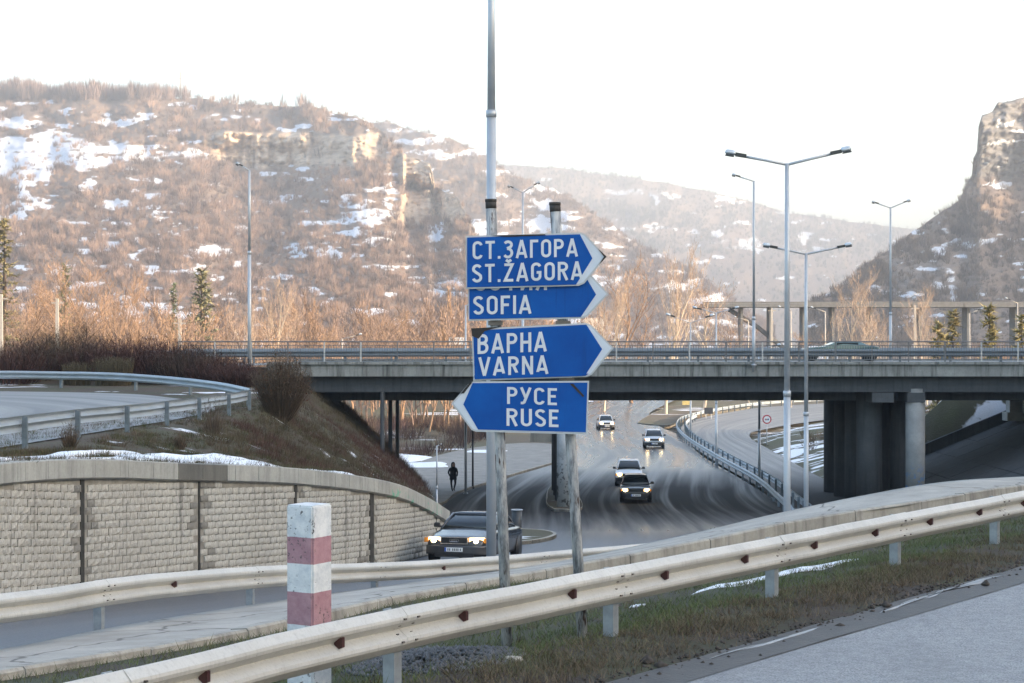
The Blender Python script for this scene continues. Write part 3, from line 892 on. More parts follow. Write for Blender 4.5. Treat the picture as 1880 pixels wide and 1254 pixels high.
for row in range(row_max):
    s = 2.0 + (BW / 2 if row % 2 else 0); ci = 0
    while s < wall_path.len - .2:
        p, h, n = wframe(s); b = float(zlow(p.y)) + .02
        z = b + (row + .5) * BH
        ci += 1
        if z + BH / 2 < p.z - .42 and not any(abs(s - j) < (.17 if q != 4 else .30) for q, j in enumerate(joints)):
            px = p.x / p.y * F + 940
            # pilaster ends stand out a little
            stn = is_stained(p, row, ci, s)
            cands.append((px, (1.0 / p.y ** 2) * abs(n.dot(Vector((-p.x, -p.y, 0)).normalized())), p, h, n, z, row, ci, stn))
        s += BW
vis = sorted([c for c in cands if c[0] > -15], key=lambda c: -c[1])
show = vis[:300]; rest = vis[300:] + [c for c in cands if c[0] <= -15]
for c in show:
    _, _, p, h, n, z, row, ci, stn = c
    o = bpy.data.objects.new('brick', (stained if stn else variants)[int(hsh(row, ci, 1) * 5.99)])
    COL.objects.link(o); o.parent = wall
    o.location = Vector((p.x, p.y, z)) + n * (.006 + .02 * hsh(row, ci, 4)) - WI
    o.rotation_euler = (0, 0, math.atan2(h.y, h.x))
base_v = [np.array([v.co[:] for v in m.vertices]) for m in variants]
base_t = [np.array([list(f.vertices) for f in m.polygons]) for m in variants]
for nm, flag, mt in (('brickwork', False, M['brick']), ('stained_brickwork', True, M['brick_stained'])):
    Vs, Ts, off = [], [], 0
    for c in rest:
        _, _, p, h, n, z, row, ci, stn = c
        if bool(stn) != flag: continue
        q = int(hsh(row, ci, 1) * 5.99); a = math.atan2(h.y, h.x)
        rot = np.array([[math.cos(a), -math.sin(a), 0], [math.sin(a), math.cos(a), 0], [0, 0, 1]])
        loc = Vector((p.x, p.y, z)) + n * (.006 + .02 * hsh(row, ci, 4)) - WI
        Vs.append(base_v[q] @ rot.T + np.array(loc)); Ts.append(base_t[q] + off); off += len(base_v[q])
    if Vs: tag(mobj(nm, np_mesh(nm, np.concatenate(Vs), np.concatenate(Ts)), mt, wall), kind='stuff')
# cap blocks
d = 1.0; i = 0
px_wet = (322, 388)
while d < wall_path.len - .3:
    L = 1.02 if i % 5 else .34
    p, h, n = wframe(d + L / 2); a, _, _ = wframe(d + .008); b, _, _ = wframe(d + L - .008)
    k = MB()
    pr = [(.13, -.40), (.13, -.05), (.11, -.03), (-.3, -.02), (-.3, -.40), (-.02, -.44), (.06, -.44)]
    k.loft([[Vector((q.x, q.y, q.z)) + n * u + Vector((0, 0, v)) - WI for u, v in pr] for q in (a, b)])
    px = p.x / p.y * F + 940
    mat = M['concrete_wet'] if px_wet[0] < px < px_wet[1] else (M['cap_green'] if 700 < px < 800 else M['concrete_cap'])
    o = k.build('cap_block', mat, wall)
    if mat is M['concrete_wet']: o['label'] = 'dark wet cap block'
    if mat is M['cap_green']: o['label'] = 'cap block with green spray marks'
    d += L; i += 1

# ================================================================== BRIDGE
YB = 100.0                      # near face
ZD = -1.12                      # deck level
BX0, BX1 = -12.5, 46.0
YF = YB + 15.0
bridge = empty('road_bridge', (7, YB + 7, -8.6), 'grey concrete road bridge crossing over the wet lower road', 'bridge')
BI = Vector(bridge.location)
def bpart(name, boxes, mat, label=None):
    k = MB()
    for c, dd in boxes: k.box(Vector(c) - BI, dd)
    o = k.build(name, mat, bridge)
    if label: o['label'] = label
    return o
cxm, ln = (BX0 + BX1) / 2, BX1 - BX0
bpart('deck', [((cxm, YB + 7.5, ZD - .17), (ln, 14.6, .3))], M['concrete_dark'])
def fascia(y, sgn):
    n = 12
    for i in range(n):
        a = BX0 + ln * i / n
        k = MB()
        k.box(Vector((a + ln / n / 2, y, ZD - .36)) - BI, (ln / n - .02, .34, .60))
        k.box(Vector((a + ln / n / 2, y - sgn * .06, ZD + .02)) - BI, (ln / n - .02, .52, .14))
        k.build('edge_beam', M['fascia'], bridge)
fascia(YB, 1); fascia(YF, -1)
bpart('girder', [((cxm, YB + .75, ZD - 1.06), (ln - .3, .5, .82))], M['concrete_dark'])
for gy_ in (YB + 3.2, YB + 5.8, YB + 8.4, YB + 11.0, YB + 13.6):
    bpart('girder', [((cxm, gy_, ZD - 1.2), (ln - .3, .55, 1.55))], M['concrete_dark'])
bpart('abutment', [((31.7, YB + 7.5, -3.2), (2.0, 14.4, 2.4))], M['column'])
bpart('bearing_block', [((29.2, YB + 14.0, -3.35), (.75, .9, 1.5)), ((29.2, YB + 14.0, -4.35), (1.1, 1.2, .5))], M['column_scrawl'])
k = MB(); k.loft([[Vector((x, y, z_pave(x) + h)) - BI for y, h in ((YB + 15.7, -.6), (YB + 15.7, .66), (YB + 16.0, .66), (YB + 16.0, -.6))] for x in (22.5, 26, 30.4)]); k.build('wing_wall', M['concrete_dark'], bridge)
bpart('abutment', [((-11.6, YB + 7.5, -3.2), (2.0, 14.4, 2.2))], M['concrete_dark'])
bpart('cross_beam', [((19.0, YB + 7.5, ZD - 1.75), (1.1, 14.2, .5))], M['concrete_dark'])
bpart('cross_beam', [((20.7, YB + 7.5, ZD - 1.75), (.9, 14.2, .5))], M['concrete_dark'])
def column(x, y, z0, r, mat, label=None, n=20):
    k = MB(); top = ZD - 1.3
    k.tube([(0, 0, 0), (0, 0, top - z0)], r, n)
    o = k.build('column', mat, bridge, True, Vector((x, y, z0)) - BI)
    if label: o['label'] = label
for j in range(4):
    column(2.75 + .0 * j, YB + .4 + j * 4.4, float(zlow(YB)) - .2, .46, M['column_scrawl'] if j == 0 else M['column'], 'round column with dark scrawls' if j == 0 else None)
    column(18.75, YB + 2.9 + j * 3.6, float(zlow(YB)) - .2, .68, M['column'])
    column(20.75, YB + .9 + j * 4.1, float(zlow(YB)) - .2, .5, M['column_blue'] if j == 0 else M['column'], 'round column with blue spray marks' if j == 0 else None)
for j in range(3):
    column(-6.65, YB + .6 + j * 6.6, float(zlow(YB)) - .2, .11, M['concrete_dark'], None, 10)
# pedestrian railing on the near edge
rail_root = empty('bridge_railing', (7, YB - .1, ZD), 'thin metal picket railing along the near edge of the bridge', 'railing')
RI = Vector(rail_root.location)
M['rail_metal'] = simple('railing_metal', (.17, .175, .18), .5, .4, .25)
M['rail_metal_light'] = simple('railing_metal_light', (.50, .50, .49), .5, .3, .2)
RX0, RX1 = -17.0, 46.0
for z, r in ((1.05, .04), (.86, .02), (.14, .022)):
    k = MB(); k.tube([(RX0, YB - .1, ZD + z + .06) - np.array(RI), (RX1, YB - .1, ZD + z + .06) - np.array(RI)], r, 6); k.build('handrail', M['rail_metal'], rail_root)
x = RX0; i = 0
while x <= RX1:
    k = MB(); lite = hsh(i, 31) > .45
    k.box(Vector((x, YB - .1, ZD + .56)) - RI, (.07, .06, 1.06))
    k.build('post', M['rail_metal_light'] if lite else M['rail_metal'], rail_root)
    x += 1.86; i += 1
pk = MB(); x = RX0 + .12
while x < RX1:
    pk.box(Vector((x, YB - .1, ZD + .56)) - RI, (.024, .024, .72)); x += .13
tag(pk.build('pickets', M['rail_metal'], rail_root), kind='stuff')
# vehicle barrier behind the railing, and the one on the far edge
guard_rail('grey blue vehicle barrier running along the bridge behind the picket railing', [(-19, YB + 1.2, ZD - .06), (0, YB + 1.1, ZD), (46, YB + 1.1, ZD)], 1, M['rail_bridge'], M['post_blue'], top=.72, step=2.6, refl=0, bolts=False, sub=1)
guard_rail('far vehicle barrier of the bridge, seen through the picket railing', [(-19, YF - 1.0, ZD - .06), (0, YF - 1.0, ZD), (46, YF - 1.0, ZD)], 1, M['rail_bridge'], M['post_blue'], top=.75, step=4, refl=0, bolts=False, sub=1)
ribbon('bridge_road', [(-60, YB + 13.4), (0, YB + 13.4), (60, YB + 13.4)], [(-60, YB + 1.6), (0, YB + 1.6), (60, YB + 1.6)], M['asphalt_dry'], 0, 4, lambda x, y: ZD + .02 if -13 < x < 46 else ZD - .15)

# ================================================================== LAMP POSTS
def lamp(label, x, Y, zb, ztop, arms, r0=.10, r1=.06, joint=.38, head=.48, mat=None, group='street lamps'):
    """arms: list of (dx, dz) from the pole top to the lamp head"""
    X = (x - 940) / F * Y
    root = empty('street_lamp', (X, Y, zb), label, 'street lamp', group)
    mat = mat or M['pole']; H = ztop - zb
    k = MB(); k.tube([(0, 0, -.3), (0, 0, H * joint)], [r0, r0 * .93], 12); k.tube([(0, 0, H * joint - .02), (0, 0, H * joint + .14)], r0 * 1.06, 12)
    k.tube([(0, 0, H * joint + .12), (0, 0, H)], [r0 * .8, r1], 12)
    k.tube([(0, 0, 0), (0, 0, .06)], r0 * 1.7, 12)
    k.build('pole', mat, root, True)
    for dx, dz in arms:
        k = MB(); sg = 1 if dx > 0 else -1
        k.tube([(0, 0, H - .04), (dx * .5, 0, H + dz * .45), (dx, 0, H + dz)], r1 * .62, 8)
        a = k.build('arm', mat, root, True)
        hd = head; ang = math.atan2(dz * .55, abs(dx)) + .08
        rot = Matrix.Rotation(-ang if sg > 0 else ang, 3, 'Y')
        base = Vector((dx, 0, H + dz))
        k = MB(); k.box(base + rot @ Vector((sg * hd * .16, 0, .02)), (hd * .62, hd * .34, hd * .2), rot)
        k.build('gear_box', M['lamp_dark'], root)
        k = MB(); rings = []
        for q in range(9):
            u = q / 8; ww = math.sqrt(max(0.0, 1 - (2 * u - 1) ** 4)) * .9 + .1
            c = base + rot @ Vector((sg * hd * (.42 + .66 * u), 0, .035))
            rings.append([c + rot @ Vector((0, math.cos(t) * hd * .26 * ww, math.sin(t) * hd * (.2 if math.sin(t) > 0 else .1) * ww)) for t in np.linspace(0, 2 * math.pi, 12, endpoint=False)])
        k.loft(rings); o = k.build('lamp_head', M['lamp_shell'], root, True)
        k = MB(); c = base + rot @ Vector((sg * hd * .78, 0, -.035)); k.box(c, (hd * .5, hd * .34, .05), rot, .9)
        k.build('lens', M['lamp_dark'], o)
    return root
Y1 = 46.2
lamp('tall grey lamp post standing right behind the left post of the signs', 902, Y1, float(zlow(Y1)), 9.6, [(-1.6, .35), (1.6, .4)], .118, .07, .72)
lamp('tallest double-armed lamp post right of the signs', 1445, 56, -6.35, (627 - 300) / F * 56, [(-1.25, .2), (1.32, .28)], .105, .06, .42, .5)
lamp('double-armed lamp post just right of the tallest one', 1480, 80, -7.8, (627 - 465) / F * 80, [(-1.25, .22), (1.35, .24)], .105, .06, .42, .5)
lamp('single-armed lamp post on the bridge, left of the tallest double one', 1384, YB - .45, ZD - .1, (627 - 333) / F * YB, [(-.75, .2)], .085, .05, .25, .36)
lamp('single-armed lamp post at the left bridge approach beside the round bush', 458, 97, -1.9, (627 - 312) / F * 97, [(-.38, .2)], .09, .055, .6, .3)
lamp('double-armed lamp post on the bridge before the right-hand cliff', 1635, YF - .6, ZD, (627 - 382) / F * YF, [(-.75, .22), (.82, .3)], .085, .05, .3, .34)
lamp('double-armed lamp post rising behind the sign tops', 960, YF - .6, ZD, (627 - 354) / F * YF, [(-.6, .25), (.7, .42)], .08, .05, .3, .3)
# lamps along the lower road behind the bridge
def low_lamp(label, x, Y, ytop, arms, head=.5, r=.09, mat=None):
    lamp(label, x, Y, float(zlow(Y)), (627 - ytop) / F * Y, arms, r, r * .6, .4, head, mat)
low_lamp('dark median lamp post under the bridge, its double head above the railing', 1315, 142, 574, [(-1.15, .25), (1.1, .25)], .55)
low_lamp('dark median lamp post left of the round traffic sign', 1394, 118, 640, [(.9, .15)], .4)
low_lamp('pale lamp post where the median rail begins to curve', 1268, 186, 592, [(-1.6, .55), (1.5, .5)], .75)
low_lamp('slim lamp post seen left of the signs below the bridge', 855, 112, 560, [(.5, .1)], .35, .075)
low_lamp('black slim pole beside the walking person', 868, 117, 680, [(.3, .1)], .3, .06, M['black'])
low_lamp('short pale pole at the lower end of the retaining wall', 802, 92, 818, [(.12, .02)], .12, .05)
for lb, x, Y, yt, dx in (('far lit lamp post with one arm, left over the bridge railing', 628, 230, 622, 1.7), ('far lit lamp post with one arm below the viaduct', 1515, 260, 572, -1.3),
                         ('far lit lamp post left of the viaduct strut', 1374, 300, 588, -1.6), ('far lit lamp post right of the viaduct strut', 1452, 280, 570, -1.2),
                         ('far lit lamp post between the two pine clumps', 1780, 240, 575, 1.1), ('far lit lamp post at the right edge over the railing', 1868, 250, 556, -1.0)):
    low_lamp(lb, x, Y, yt, [(dx, .4)], .62, .13, M['pole_far'])
for lb, x, Y, yt in (('tall white concrete pole left of the pine on the valley floor', 330, 215, 585), ('tall white concrete pole behind the dark shrubs', 105, 220, 548), ('tall white concrete pole at the left picture edge', 2, 210, 540),
                     ('pale concrete pole in front of the viaduct pier', 1417, 330, 565), ('pale concrete pole before the bare tree by the cliff', 1680, 300, 560)):
    z0 = float(zlow(Y)); X = (x - 940) / F * Y
    root = empty('utility_pole', (X, Y, z0), lb, 'pole')
    H = (627 - yt) / F * Y - z0
    k = MB(); k.box((0, 0, H / 2 - .2), (.55, .4, H + .4), None, .55); k.build('shaft', M['pole_far'], root)
    k = MB(); k.box((0, 0, H - .5), (1.3, .12, .14)); k.build('cross_arm', M['pole_far'], root)

# ================================================================== SIGNS
YS = 20.1
def sx(x): return (x - 940) / F * YS
def sz(y): return (627 - y) / F * YS
def sign_blue():
    k = N('sign_blue'); v = k.geo()
    f = k.noise(v, 2.2, 4, .6); st = k.noise(k.geo((9, 9, .5)), 2.0, 3, .6)
    col = k.ramp(f, [(.3, (.001, .062, .29)), (.7, (.002, .095, .385))])
    col = k.mix(k.ramp(st, [(.58, 0.0), (.75, .5)]), col, (.004, .04, .17))
    g = k.noise(v, 30, 3, .7)
    col = k.mix(k.ramp(g, [(.70, 0.0), (.74, .5)]), col, (.05, .05, .06))
    k.set(Base_Color=col, Roughness=.5, Specular_IOR_Level=.2); return k.m
M['sign_blue'] = sign_blue()
def sign_white(name, c, chip=.7):
    k = N(name); v = k.geo(); g = k.noise(v, 24, 4, .7); f = k.noise(v, 3, 3)
    col = k.ramp(f, [(.3, tuple(x * .88 for x in c)), (.7, c)])
    col = k.mix(k.ramp(g, [(.70, 0.0), (.75, chip)]), col, (.12, .11, .10))
    k.set(Base_Color=col, Roughness=.5); return k.m
M['sign_white'] = sign_white('sign_white', (.62, .68, .74))
M['sign_rim'] = sign_white('sign_rim', (.50, .53, .54))
M['letter'] = sign_white('sign_letter', (.66, .70, .73), .25)
M['sign_back'] = simple('sign_sheet', (.28, .29, .30), .5, .5)
M['tar'] = simple('sign_dark_tear', (.025, .022, .02), .7)

def poly_plate(name, pts, y, th, mat, parent, inv):
    k = MB(); n = len(pts)
    k.v = [(sx(a) - inv.x, y - inv.y, sz(b) - inv.z) for a, b in pts] + [(sx(a) - inv.x, y + th - inv.y, sz(b) - inv.z) for a, b in pts]
    k.f = [tuple(range(n))[::-1], tuple(range(n, 2 * n))] + [(i, (i + 1) % n, n + (i + 1) % n, n + i) for i in range(n)]
    bm = bmesh.new()
    me = bpy.data.meshes.new(name); me.from_pydata(k.v, [], k.f); bm.from_mesh(me)
    bmesh.ops.recalc_face_normals(bm, faces=bm.faces); bm.to_mesh(me); bm.free()
    return mobj(name, me, mat, parent)

def arc(cx, cy, rx, ry, a0, a1, n=12):
    return [(cx + rx * math.cos(R(a0 + (a1 - a0) * i / n)), cy + ry * math.sin(R(a0 + (a1 - a0) * i / n))) for i in range(n + 1)]
w_ = .56; q_ = .075    # letter width, half stroke
def _O(w=w_): return arc(w / 2, .74, w / 2 - q_, .26 - q_, 0, 180) + arc(w / 2, .26, w / 2 - q_, .26 - q_, 180, 360) + [(w - q_, .74)]
G = {
 'O': (w_, [_O()]),
 'C': (w_, [arc(w_ / 2, .74, w_ / 2 - q_, .26 - q_, 10, 180) + arc(w_ / 2, .26, w_ / 2 - q_, .26 - q_, 180, 350)]),
 'T': (.52, [[(0, 1 - q_), (.52, 1 - q_)], [(.26, 1 - q_), (.26, 0)]]),
 '.': (.16, [[(.08, 0), (.08, .15)]]),
 'Z3': (.54, [arc(.25, .755, .2, .17, 150, -80, 10) + [(.2, .545)], [(.2, .545)] + arc(.25, .305, .22, .23, 85, -150, 12)]),
 'A': (.62, [[(.05, 0), (.31, 1)], [(.57, 0), (.31, 1)], [(.13, .26), (.49, .26)]]),
 'GG': (.46, [[(q_, 0), (q_, 1 - q_), (.46, 1 - q_)]]),
 'P': (.54, [[(q_, 0), (q_, 1)], [(q_, 1 - q_), (.28, 1 - q_)] + arc(.28, .72, .19, .205, 90, -90, 10) + [(q_, .515)]]),
 'R': (.56, [[(q_, 0), (q_, 1)], [(q_, 1 - q_), (.28, 1 - q_)] + arc(.28, .73, .2, .195, 90, -90, 10) + [(q_, .535)], [(.27, .52), (.5, 0)]]),
 'S': (.54, [arc(.27, .74, .195, .185, 25, 180, 9) + [(.09, .66), (.2, .56), (.36, .46), (.46, .36)] + arc(.27, .265, .2, .19, 20, -165, 11)]),
 'ZH': (.54, [[(.04, 1 - q_), (.47, 1 - q_), (.08, q_), (.52, q_)], [(.13, 1.19), (.27, 1.09), (.41, 1.19)]]),
 'G': (w_, [arc(w_ / 2, .74, w_ / 2 - q_, .26 - q_, 15, 180) + arc(w_ / 2, .26, w_ / 2 - q_, .26 - q_, 180, 360) + [(w_ - q_, .46), (.3, .46)]]),
 'F': (.48, [[(q_, 0), (q_, 1 - q_), (.48, 1 - q_)], [(q_, .5), (.42, .5)]]),
 'I': (.15, [[(q_, 0), (q_, 1)]]),
 'B': (.56, [[(q_, 0), (q_, 1)], [(q_, 1 - q_), (.27, 1 - q_)] + arc(.27, .735, .185, .19, 90, -90, 9) + [(q_, .545)], [(q_, .53), (.28, .53)] + arc(.28, .3, .205, .225, 90, -90, 9) + [(q_, q_)]]),
 'H': (.56, [[(q_, 0), (q_, 1)], [(.56 - q_, 0), (.56 - q_, 1)], [(q_, .51), (.56 - q_, .51)]]),
 'V': (.6, [[(.05, 1), (.3, 0)], [(.55, 1), (.3, 0)]]),
 'N': (.58, [[(q_, 0), (q_, 1)], [(.58 - q_, 0), (.58 - q_, 1)], [(q_, .96), (.58 - q_, .04)]]),
 'UU': (.56, [[(.05, 1), (.29, .36)], [(.52, 1), (.29, .36), (.2, .12)] + [(.12, q_), (.02, q_)]]),
 'E': (.48, [[(.48, 1 - q_), (q_, 1 - q_), (q_, q_), (.48, q_)], [(q_, .52), (.42, .52)]]),
 'U': (.56, [[(q_, 1), (q_, .26)] + arc(.28, .26, .28 - q_, .26 - q_, 180, 360) + [(.56 - q_, 1)]]),
 'FF': (.66, [[(.33, 0), (.33, 1)], arc(.33, .52, .25, .27, 0, 360, 18)]),
 'II': (.58, [[(q_, 0), (q_, 1)], [(.58 - q_, 0), (.58 - q_, 1)], [(q_, .04), (.58 - q_, .96)]]),
 'YA': (.56, [[(.56 - q_, 0), (.56 - q_, 1)], [(.56 - q_, 1 - q_), (.28, 1 - q_)] + arc(.28, .73, .2, .195, 90, 270, 10) + [(.56 - q_, .535)], [(.29, .52), (.06, 0)]]),
}
def ribbon2d(poly, hw):
    poly = [p for i, p in enumerate(poly) if i == 0 or math.dist(p, poly[i - 1]) > 1e-3]
    n = len(poly); L, Rr = [], []
    for i in range(n):
        a = Vector(poly[max(i - 1, 0)]); b = Vector(poly[i]); c = Vector(poly[min(i + 1, n - 1)])
        t1 = (b - a).normalized() if i else (c - b).normalized(); t2 = (c - b).normalized() if i < n - 1 else t1
        n1, n2 = Vector((-t1.y, t1.x)), Vector((-t2.y, t2.x))
        m = (n1 + n2)
        m = m.normalized() if m.length > 1e-4 else n1
        s = hw / max(.45, m.dot(n1))
        L.append(b + m * s); Rr.append(b - m * s)
    return L, Rr
def text_line(glyphs, x0, x1, ytop, ybot, slope, y, mat, parent, inv, gap=.16):
    """letters between photo x0..x1, cap height ytop..ybot at x0, baseline slope in px per px; one mesh per line of lettering"""
    tot = sum(G[g][0] for g in glyphs) + gap * (len(glyphs) - 1)
    sc = (x1 - x0) / tot; h = ybot - ytop
    k = MB(); cur = 0.0; lay = 0
    for g in glyphs:
        w, strokes = G[g]
        for st in strokes:
            L, Rr = ribbon2d(st, q_); lay += 1
            pts = []
            for a, b in zip(L, Rr):
                for p in (a, b):
                    px = x0 + (cur + p.x) * sc; py = ybot - p.y * h + slope * (px - x0)
                    pts.append((sx(px) - inv.x, y - .0006 * (lay % 4) - inv.y, sz(py) - inv.z))
            k.add(pts, [(2 * i, 2 * i + 1, 2 * i + 3, 2 * i + 2) for i in range(len(L) - 1)])
        cur += w + gap
    me = bpy.data.meshes.new('lettering'); me.from_pydata(k.v, [], k.f); me.update()
    bm = bmesh.new(); bm.from_mesh(me)
    for f in bm.faces:
        if f.normal.y > 0: f.normal_flip()
    bm.to_mesh(me); bm.free()
    return mobj('lettering', me, mat, parent)

def sign(label, outer, blue, y, lines, extra=()):
    c = (sum(p[0] for p in outer) / len(outer), max(p[1] for p in outer))
    root = empty('direction_sign', (sx(c[0]), y, sz(c[1])), label, 'road sign', 'direction signs on the two posts')
    inv = Vector(root.location)
    poly_plate('plate', outer, y, .022, M['sign_rim'], root, inv)
    # white arrow field and blue field, each a sheet 3 mm proud of the one below
    def shrink(pts, m):
        n = len(pts); cx = sum(p[0] for p in pts) / n; cy = sum(p[1] for p in pts) / n
        out = []
        for i in range(n):
            a, b, d_ = Vector(pts[i - 1]), Vector(pts[i]), Vector(pts[(i + 1) % n])
            e1, e2 = (b - a).normalized(), (d_ - b).normalized()
            n1, n2 = Vector((-e1.y, e1.x)), Vector((-e2.y, e2.x)); mm = (n1 + n2).normalized()
            s = m / max(.4, mm.dot(n1))
            if (Vector((cx, cy)) - b).dot(mm) < 0: s = -s
            out.append(tuple(b + mm * s))
        return out
    poly_plate('arrow_field', shrink(outer, 3.0), y - .003, .003, M['sign_white'], root, inv)
    poly_plate('blue_field', blue, y - .006, .003, M['sign_blue'], root, inv)
    for q, (gl, x0, x1, a, b, sl) in enumerate(lines):
        text_line(gl, x0, x1, a, b, sl, y - .0085 - .003 * q, M['letter'], root, inv)
    for nm, pts, mat in extra:
        poly_plate(nm, pts, y - .012, .003, mat, root, inv)
    # mounting rails on the back
    k = MB(); xs_ = sorted(p[0] for p in outer); ys_ = sorted(p[1] for p in outer)
    for f in (.25, .75):
        yy = ys_[0] + (ys_[-1] - ys_[0]) * f
        k.box((sx((xs_[1] + xs_[-2]) / 2) - inv.x, .04, sz(yy) - inv.z), ((xs_[-2] - xs_[1]) / F * YS * .9, .03, .03))
    k.build('mounting_rail', M['sign_back'], root)
    return root
L1 = ['C', 'T', '.', 'Z3', 'A', 'GG', 'O', 'P', 'A']; L2 = ['S', 'T', '.', 'ZH', 'A', 'G', 'O', 'R', 'A']
sign('blue right-pointing sign at the top, reading СТ.ЗАГОРА / ST.ŽAGORA', [(855, 434), (1066, 428), (1074, 431), (1112, 472), (1072, 521), (1062, 525), (856, 531)],
     [(858, 437), (1064, 431), (1087, 475), (1057, 523), (858, 528)], YS - .085,
     [(L1, 868, 1060, 444, 477, -.028), (L2, 867, 1069, 486, 519.5, -.028)],
     [('torn_edge', [(900, 433.5), (955, 432), (1000, 431), (1002, 433), (930, 436)], M['tar']), ('chipped_tip', [(1096, 456), (1113, 472), (1099, 487), (1108, 472)], M['tar'])])
sign('blue right-pointing sign partly covered by the one above, reading SOFIA', [(859, 500), (1072, 497), (1080, 500), (1117, 540), (1078, 581), (1068, 585), (860, 589)],
     [(862, 503), (1070, 500), (1094, 541), (1066, 582), (862, 586)], YS - .045,
     [(['C', 'O', 'FF', 'II', 'YA'], 872, 1004, 499, 534, -.01), (['S', 'O', 'F', 'I', 'A'], 869, 975, 544, 578, -.02)])
sign('blue right-pointing sign with torn corner, reading ВАРНА / VARNA', [(866, 604), (1075, 593), (1084, 596), (1126, 639), (1086, 688), (1076, 692), (869, 699)],
     [(869, 607), (1076, 596), (1105, 641), (1074, 689), (872, 696)], YS - .06,
     [(['B', 'A', 'P', 'H', 'A'], 877, 1003, 614, 650, -.04), (['V', 'A', 'R', 'N', 'A'], 879, 1006, 656, 690, -.03)],
     [('torn_corner', [(865, 603), (918, 600), (890, 608), (879, 622), (867, 617)], M['tar']), ('patch_strip', [(871, 689), (960, 683), (1040, 682), (1080, 686), (1074, 690), (872, 696)], M['sign_blue'])])
sign('blue left-pointing sign at the bottom, reading РУСЕ / RUSE', [(829, 740), (861, 704), (869, 700), (1081, 699), (1078, 797), (874, 792), (866, 789)],
     [(851, 742), (868, 703), (1078, 702), (1075, 793), (878, 788)], YS - .075,
     [(['P', 'UU', 'C', 'E'], 931, 1022, 710, 741, .028), (['R', 'U', 'S', 'E'], 930, 1025, 749, 781, .028)],
     [('torn_edge', [(846, 722), (862, 703), (868, 701), (852, 722)], M['tar']), ('scratch', [(1045, 704), (1052, 704), (1072, 726), (1070, 729)], M['tar'])])
def post_mat():
    k = N('chipped_post'); v = k.geo((6, 6, 1.3))
    f = k.noise(v, 3.2, 5, .7); g = k.noise(k.geo((4, 4, 1)), 2.2, 4, .65)
    col = k.ramp(f, [(.35, (.13, .135, .14)), (.48, (.30, .315, .325)), (.62, (.52, .52, .505))])
    col = k.mix(k.ramp(g, [(.57, 0.0), (.62, 1.0)]), col, (.075, .05, .04))
    k.set(Base_Color=col, Roughness=.75); k.bump(f, .5, .02); return k.m
M['sign_post'] = post_mat()
M['post_top'] = simple('post_black_cap', (.05, .045, .04), .8, 0, .5, 14)
def sign_post(label, xt, yt, xb, yb):
    root = empty('sign_post', (sx(xb), YS + .07, sz(yb)), label, 'sign post', 'posts carrying the direction signs')
    top = Vector((sx(xt) - sx(xb), 0, sz(yt) - sz(yb)))
    k = MB(); k.tube([(0, 0, -.3), top * .5, top * .985], .056, 14); k.build('shaft', M['sign_post'], root, True)
    k = MB(); k.tube([top * .985, top], .058, 14); k.tube([top, top + Vector((0, 0, .03))], .06, 14); k.build('cap', M['post_top'], root, True)
    for (a, b) in ((445, 460), (512, 524), (586, 600), (612, 624), (692, 704), (770, 780)):
        f = (yb - (a + b) / 2) / (yb - yt); k = MB(); k.box(top * f + Vector((0, -.03, 0)), (.15, .09, .045)); k.build('clamp', M['bolt'], root)
sign_post('weathered left post of the blue signs with peeling paint', 901, 370, 932, 1172)
sign_post('weathered right post of the blue signs with rust patches', 1019, 376, 1073, 1168)

# striped concrete post
def stripe_mat():
    k = N('striped_paint'); v = k.coord('Object')
    sep = k.node('ShaderNodeSeparateXYZ'); k.link(v, sep.inputs[0])
    f = k.noise(v, 9, 5, .7); g = k.noise(v, 20, 4, .75); big = k.noise(v, 4, 3)
    wht = k.ramp(f, [(.3, (.52, .55, .57)), (.6, (.74, .75, .74))])
    red = k.ramp(f, [(.3, (.33, .17, .20)), (.7, (.46, .27, .29))])
    z = sep.outputs[2]
    stripes = k.node('ShaderNodeValToRGB'); e = stripes.color_ramp
    e.interpolation = 'CONSTANT'
    H = 1.62
    # heights from the base (metres): white .. red bands
    marks = [(0, 0), (.555, 1), (.845, 0), (1.10, 1), (1.335, 0)]
    el = e.elements
    while len(el) < len(marks): el.new(.5)
    for q, (p, c) in zip(el, marks): q.position = p / H; q.color = (c, c, c, 1)
    k.link(k.math('DIVIDE', k.math('ADD', z, k.math('MULTIPLY', k.math('SUBTRACT', f, .5), .012)), H), stripes.inputs[0])
    col = k.mix(stripes.outputs[0], wht, red)
    chip = k.math('MULTIPLY', k.ramp(g, [(.57, 0.0), (.61, 1.0)]), k.ramp(big, [(.5, 0.0), (.6, 1.0)]))
    col = k.mix(chip, col, (.09, .085, .08))
    k.set(Base_Color=col, Roughness=.75); k.bump(k.math('SUBTRACT', f, chip), .5, .015); return k.m
M['stripes'] = stripe_mat()
YP = 17.55
pz = (627 - 925) / F * YP
bm = bmesh.new(); bmesh.ops.create_cube(bm, size=1)
bmesh.ops.scale(bm, vec=(.292, .292, 1.75), verts=bm.verts)
bmesh.ops.bevel(bm, geom=bm.edges[:], offset=.014, segments=2, affect='EDGES')
bmesh.ops.translate(bm, vec=(0, 0, 1.75 / 2 - .13), verts=bm.verts)
me = bpy.data.meshes.new('striped_post'); bm.to_mesh(me); bm.free()
o = mobj('striped_post', me, M['stripes'], None, False, ((568 - 940) / F * YP, YP, pz - 1.62))
o.rotation_euler = (R(.6), R(.4), R(-31))
tag(o, 'square concrete post with faded red and white bands behind the near rail', 'post')
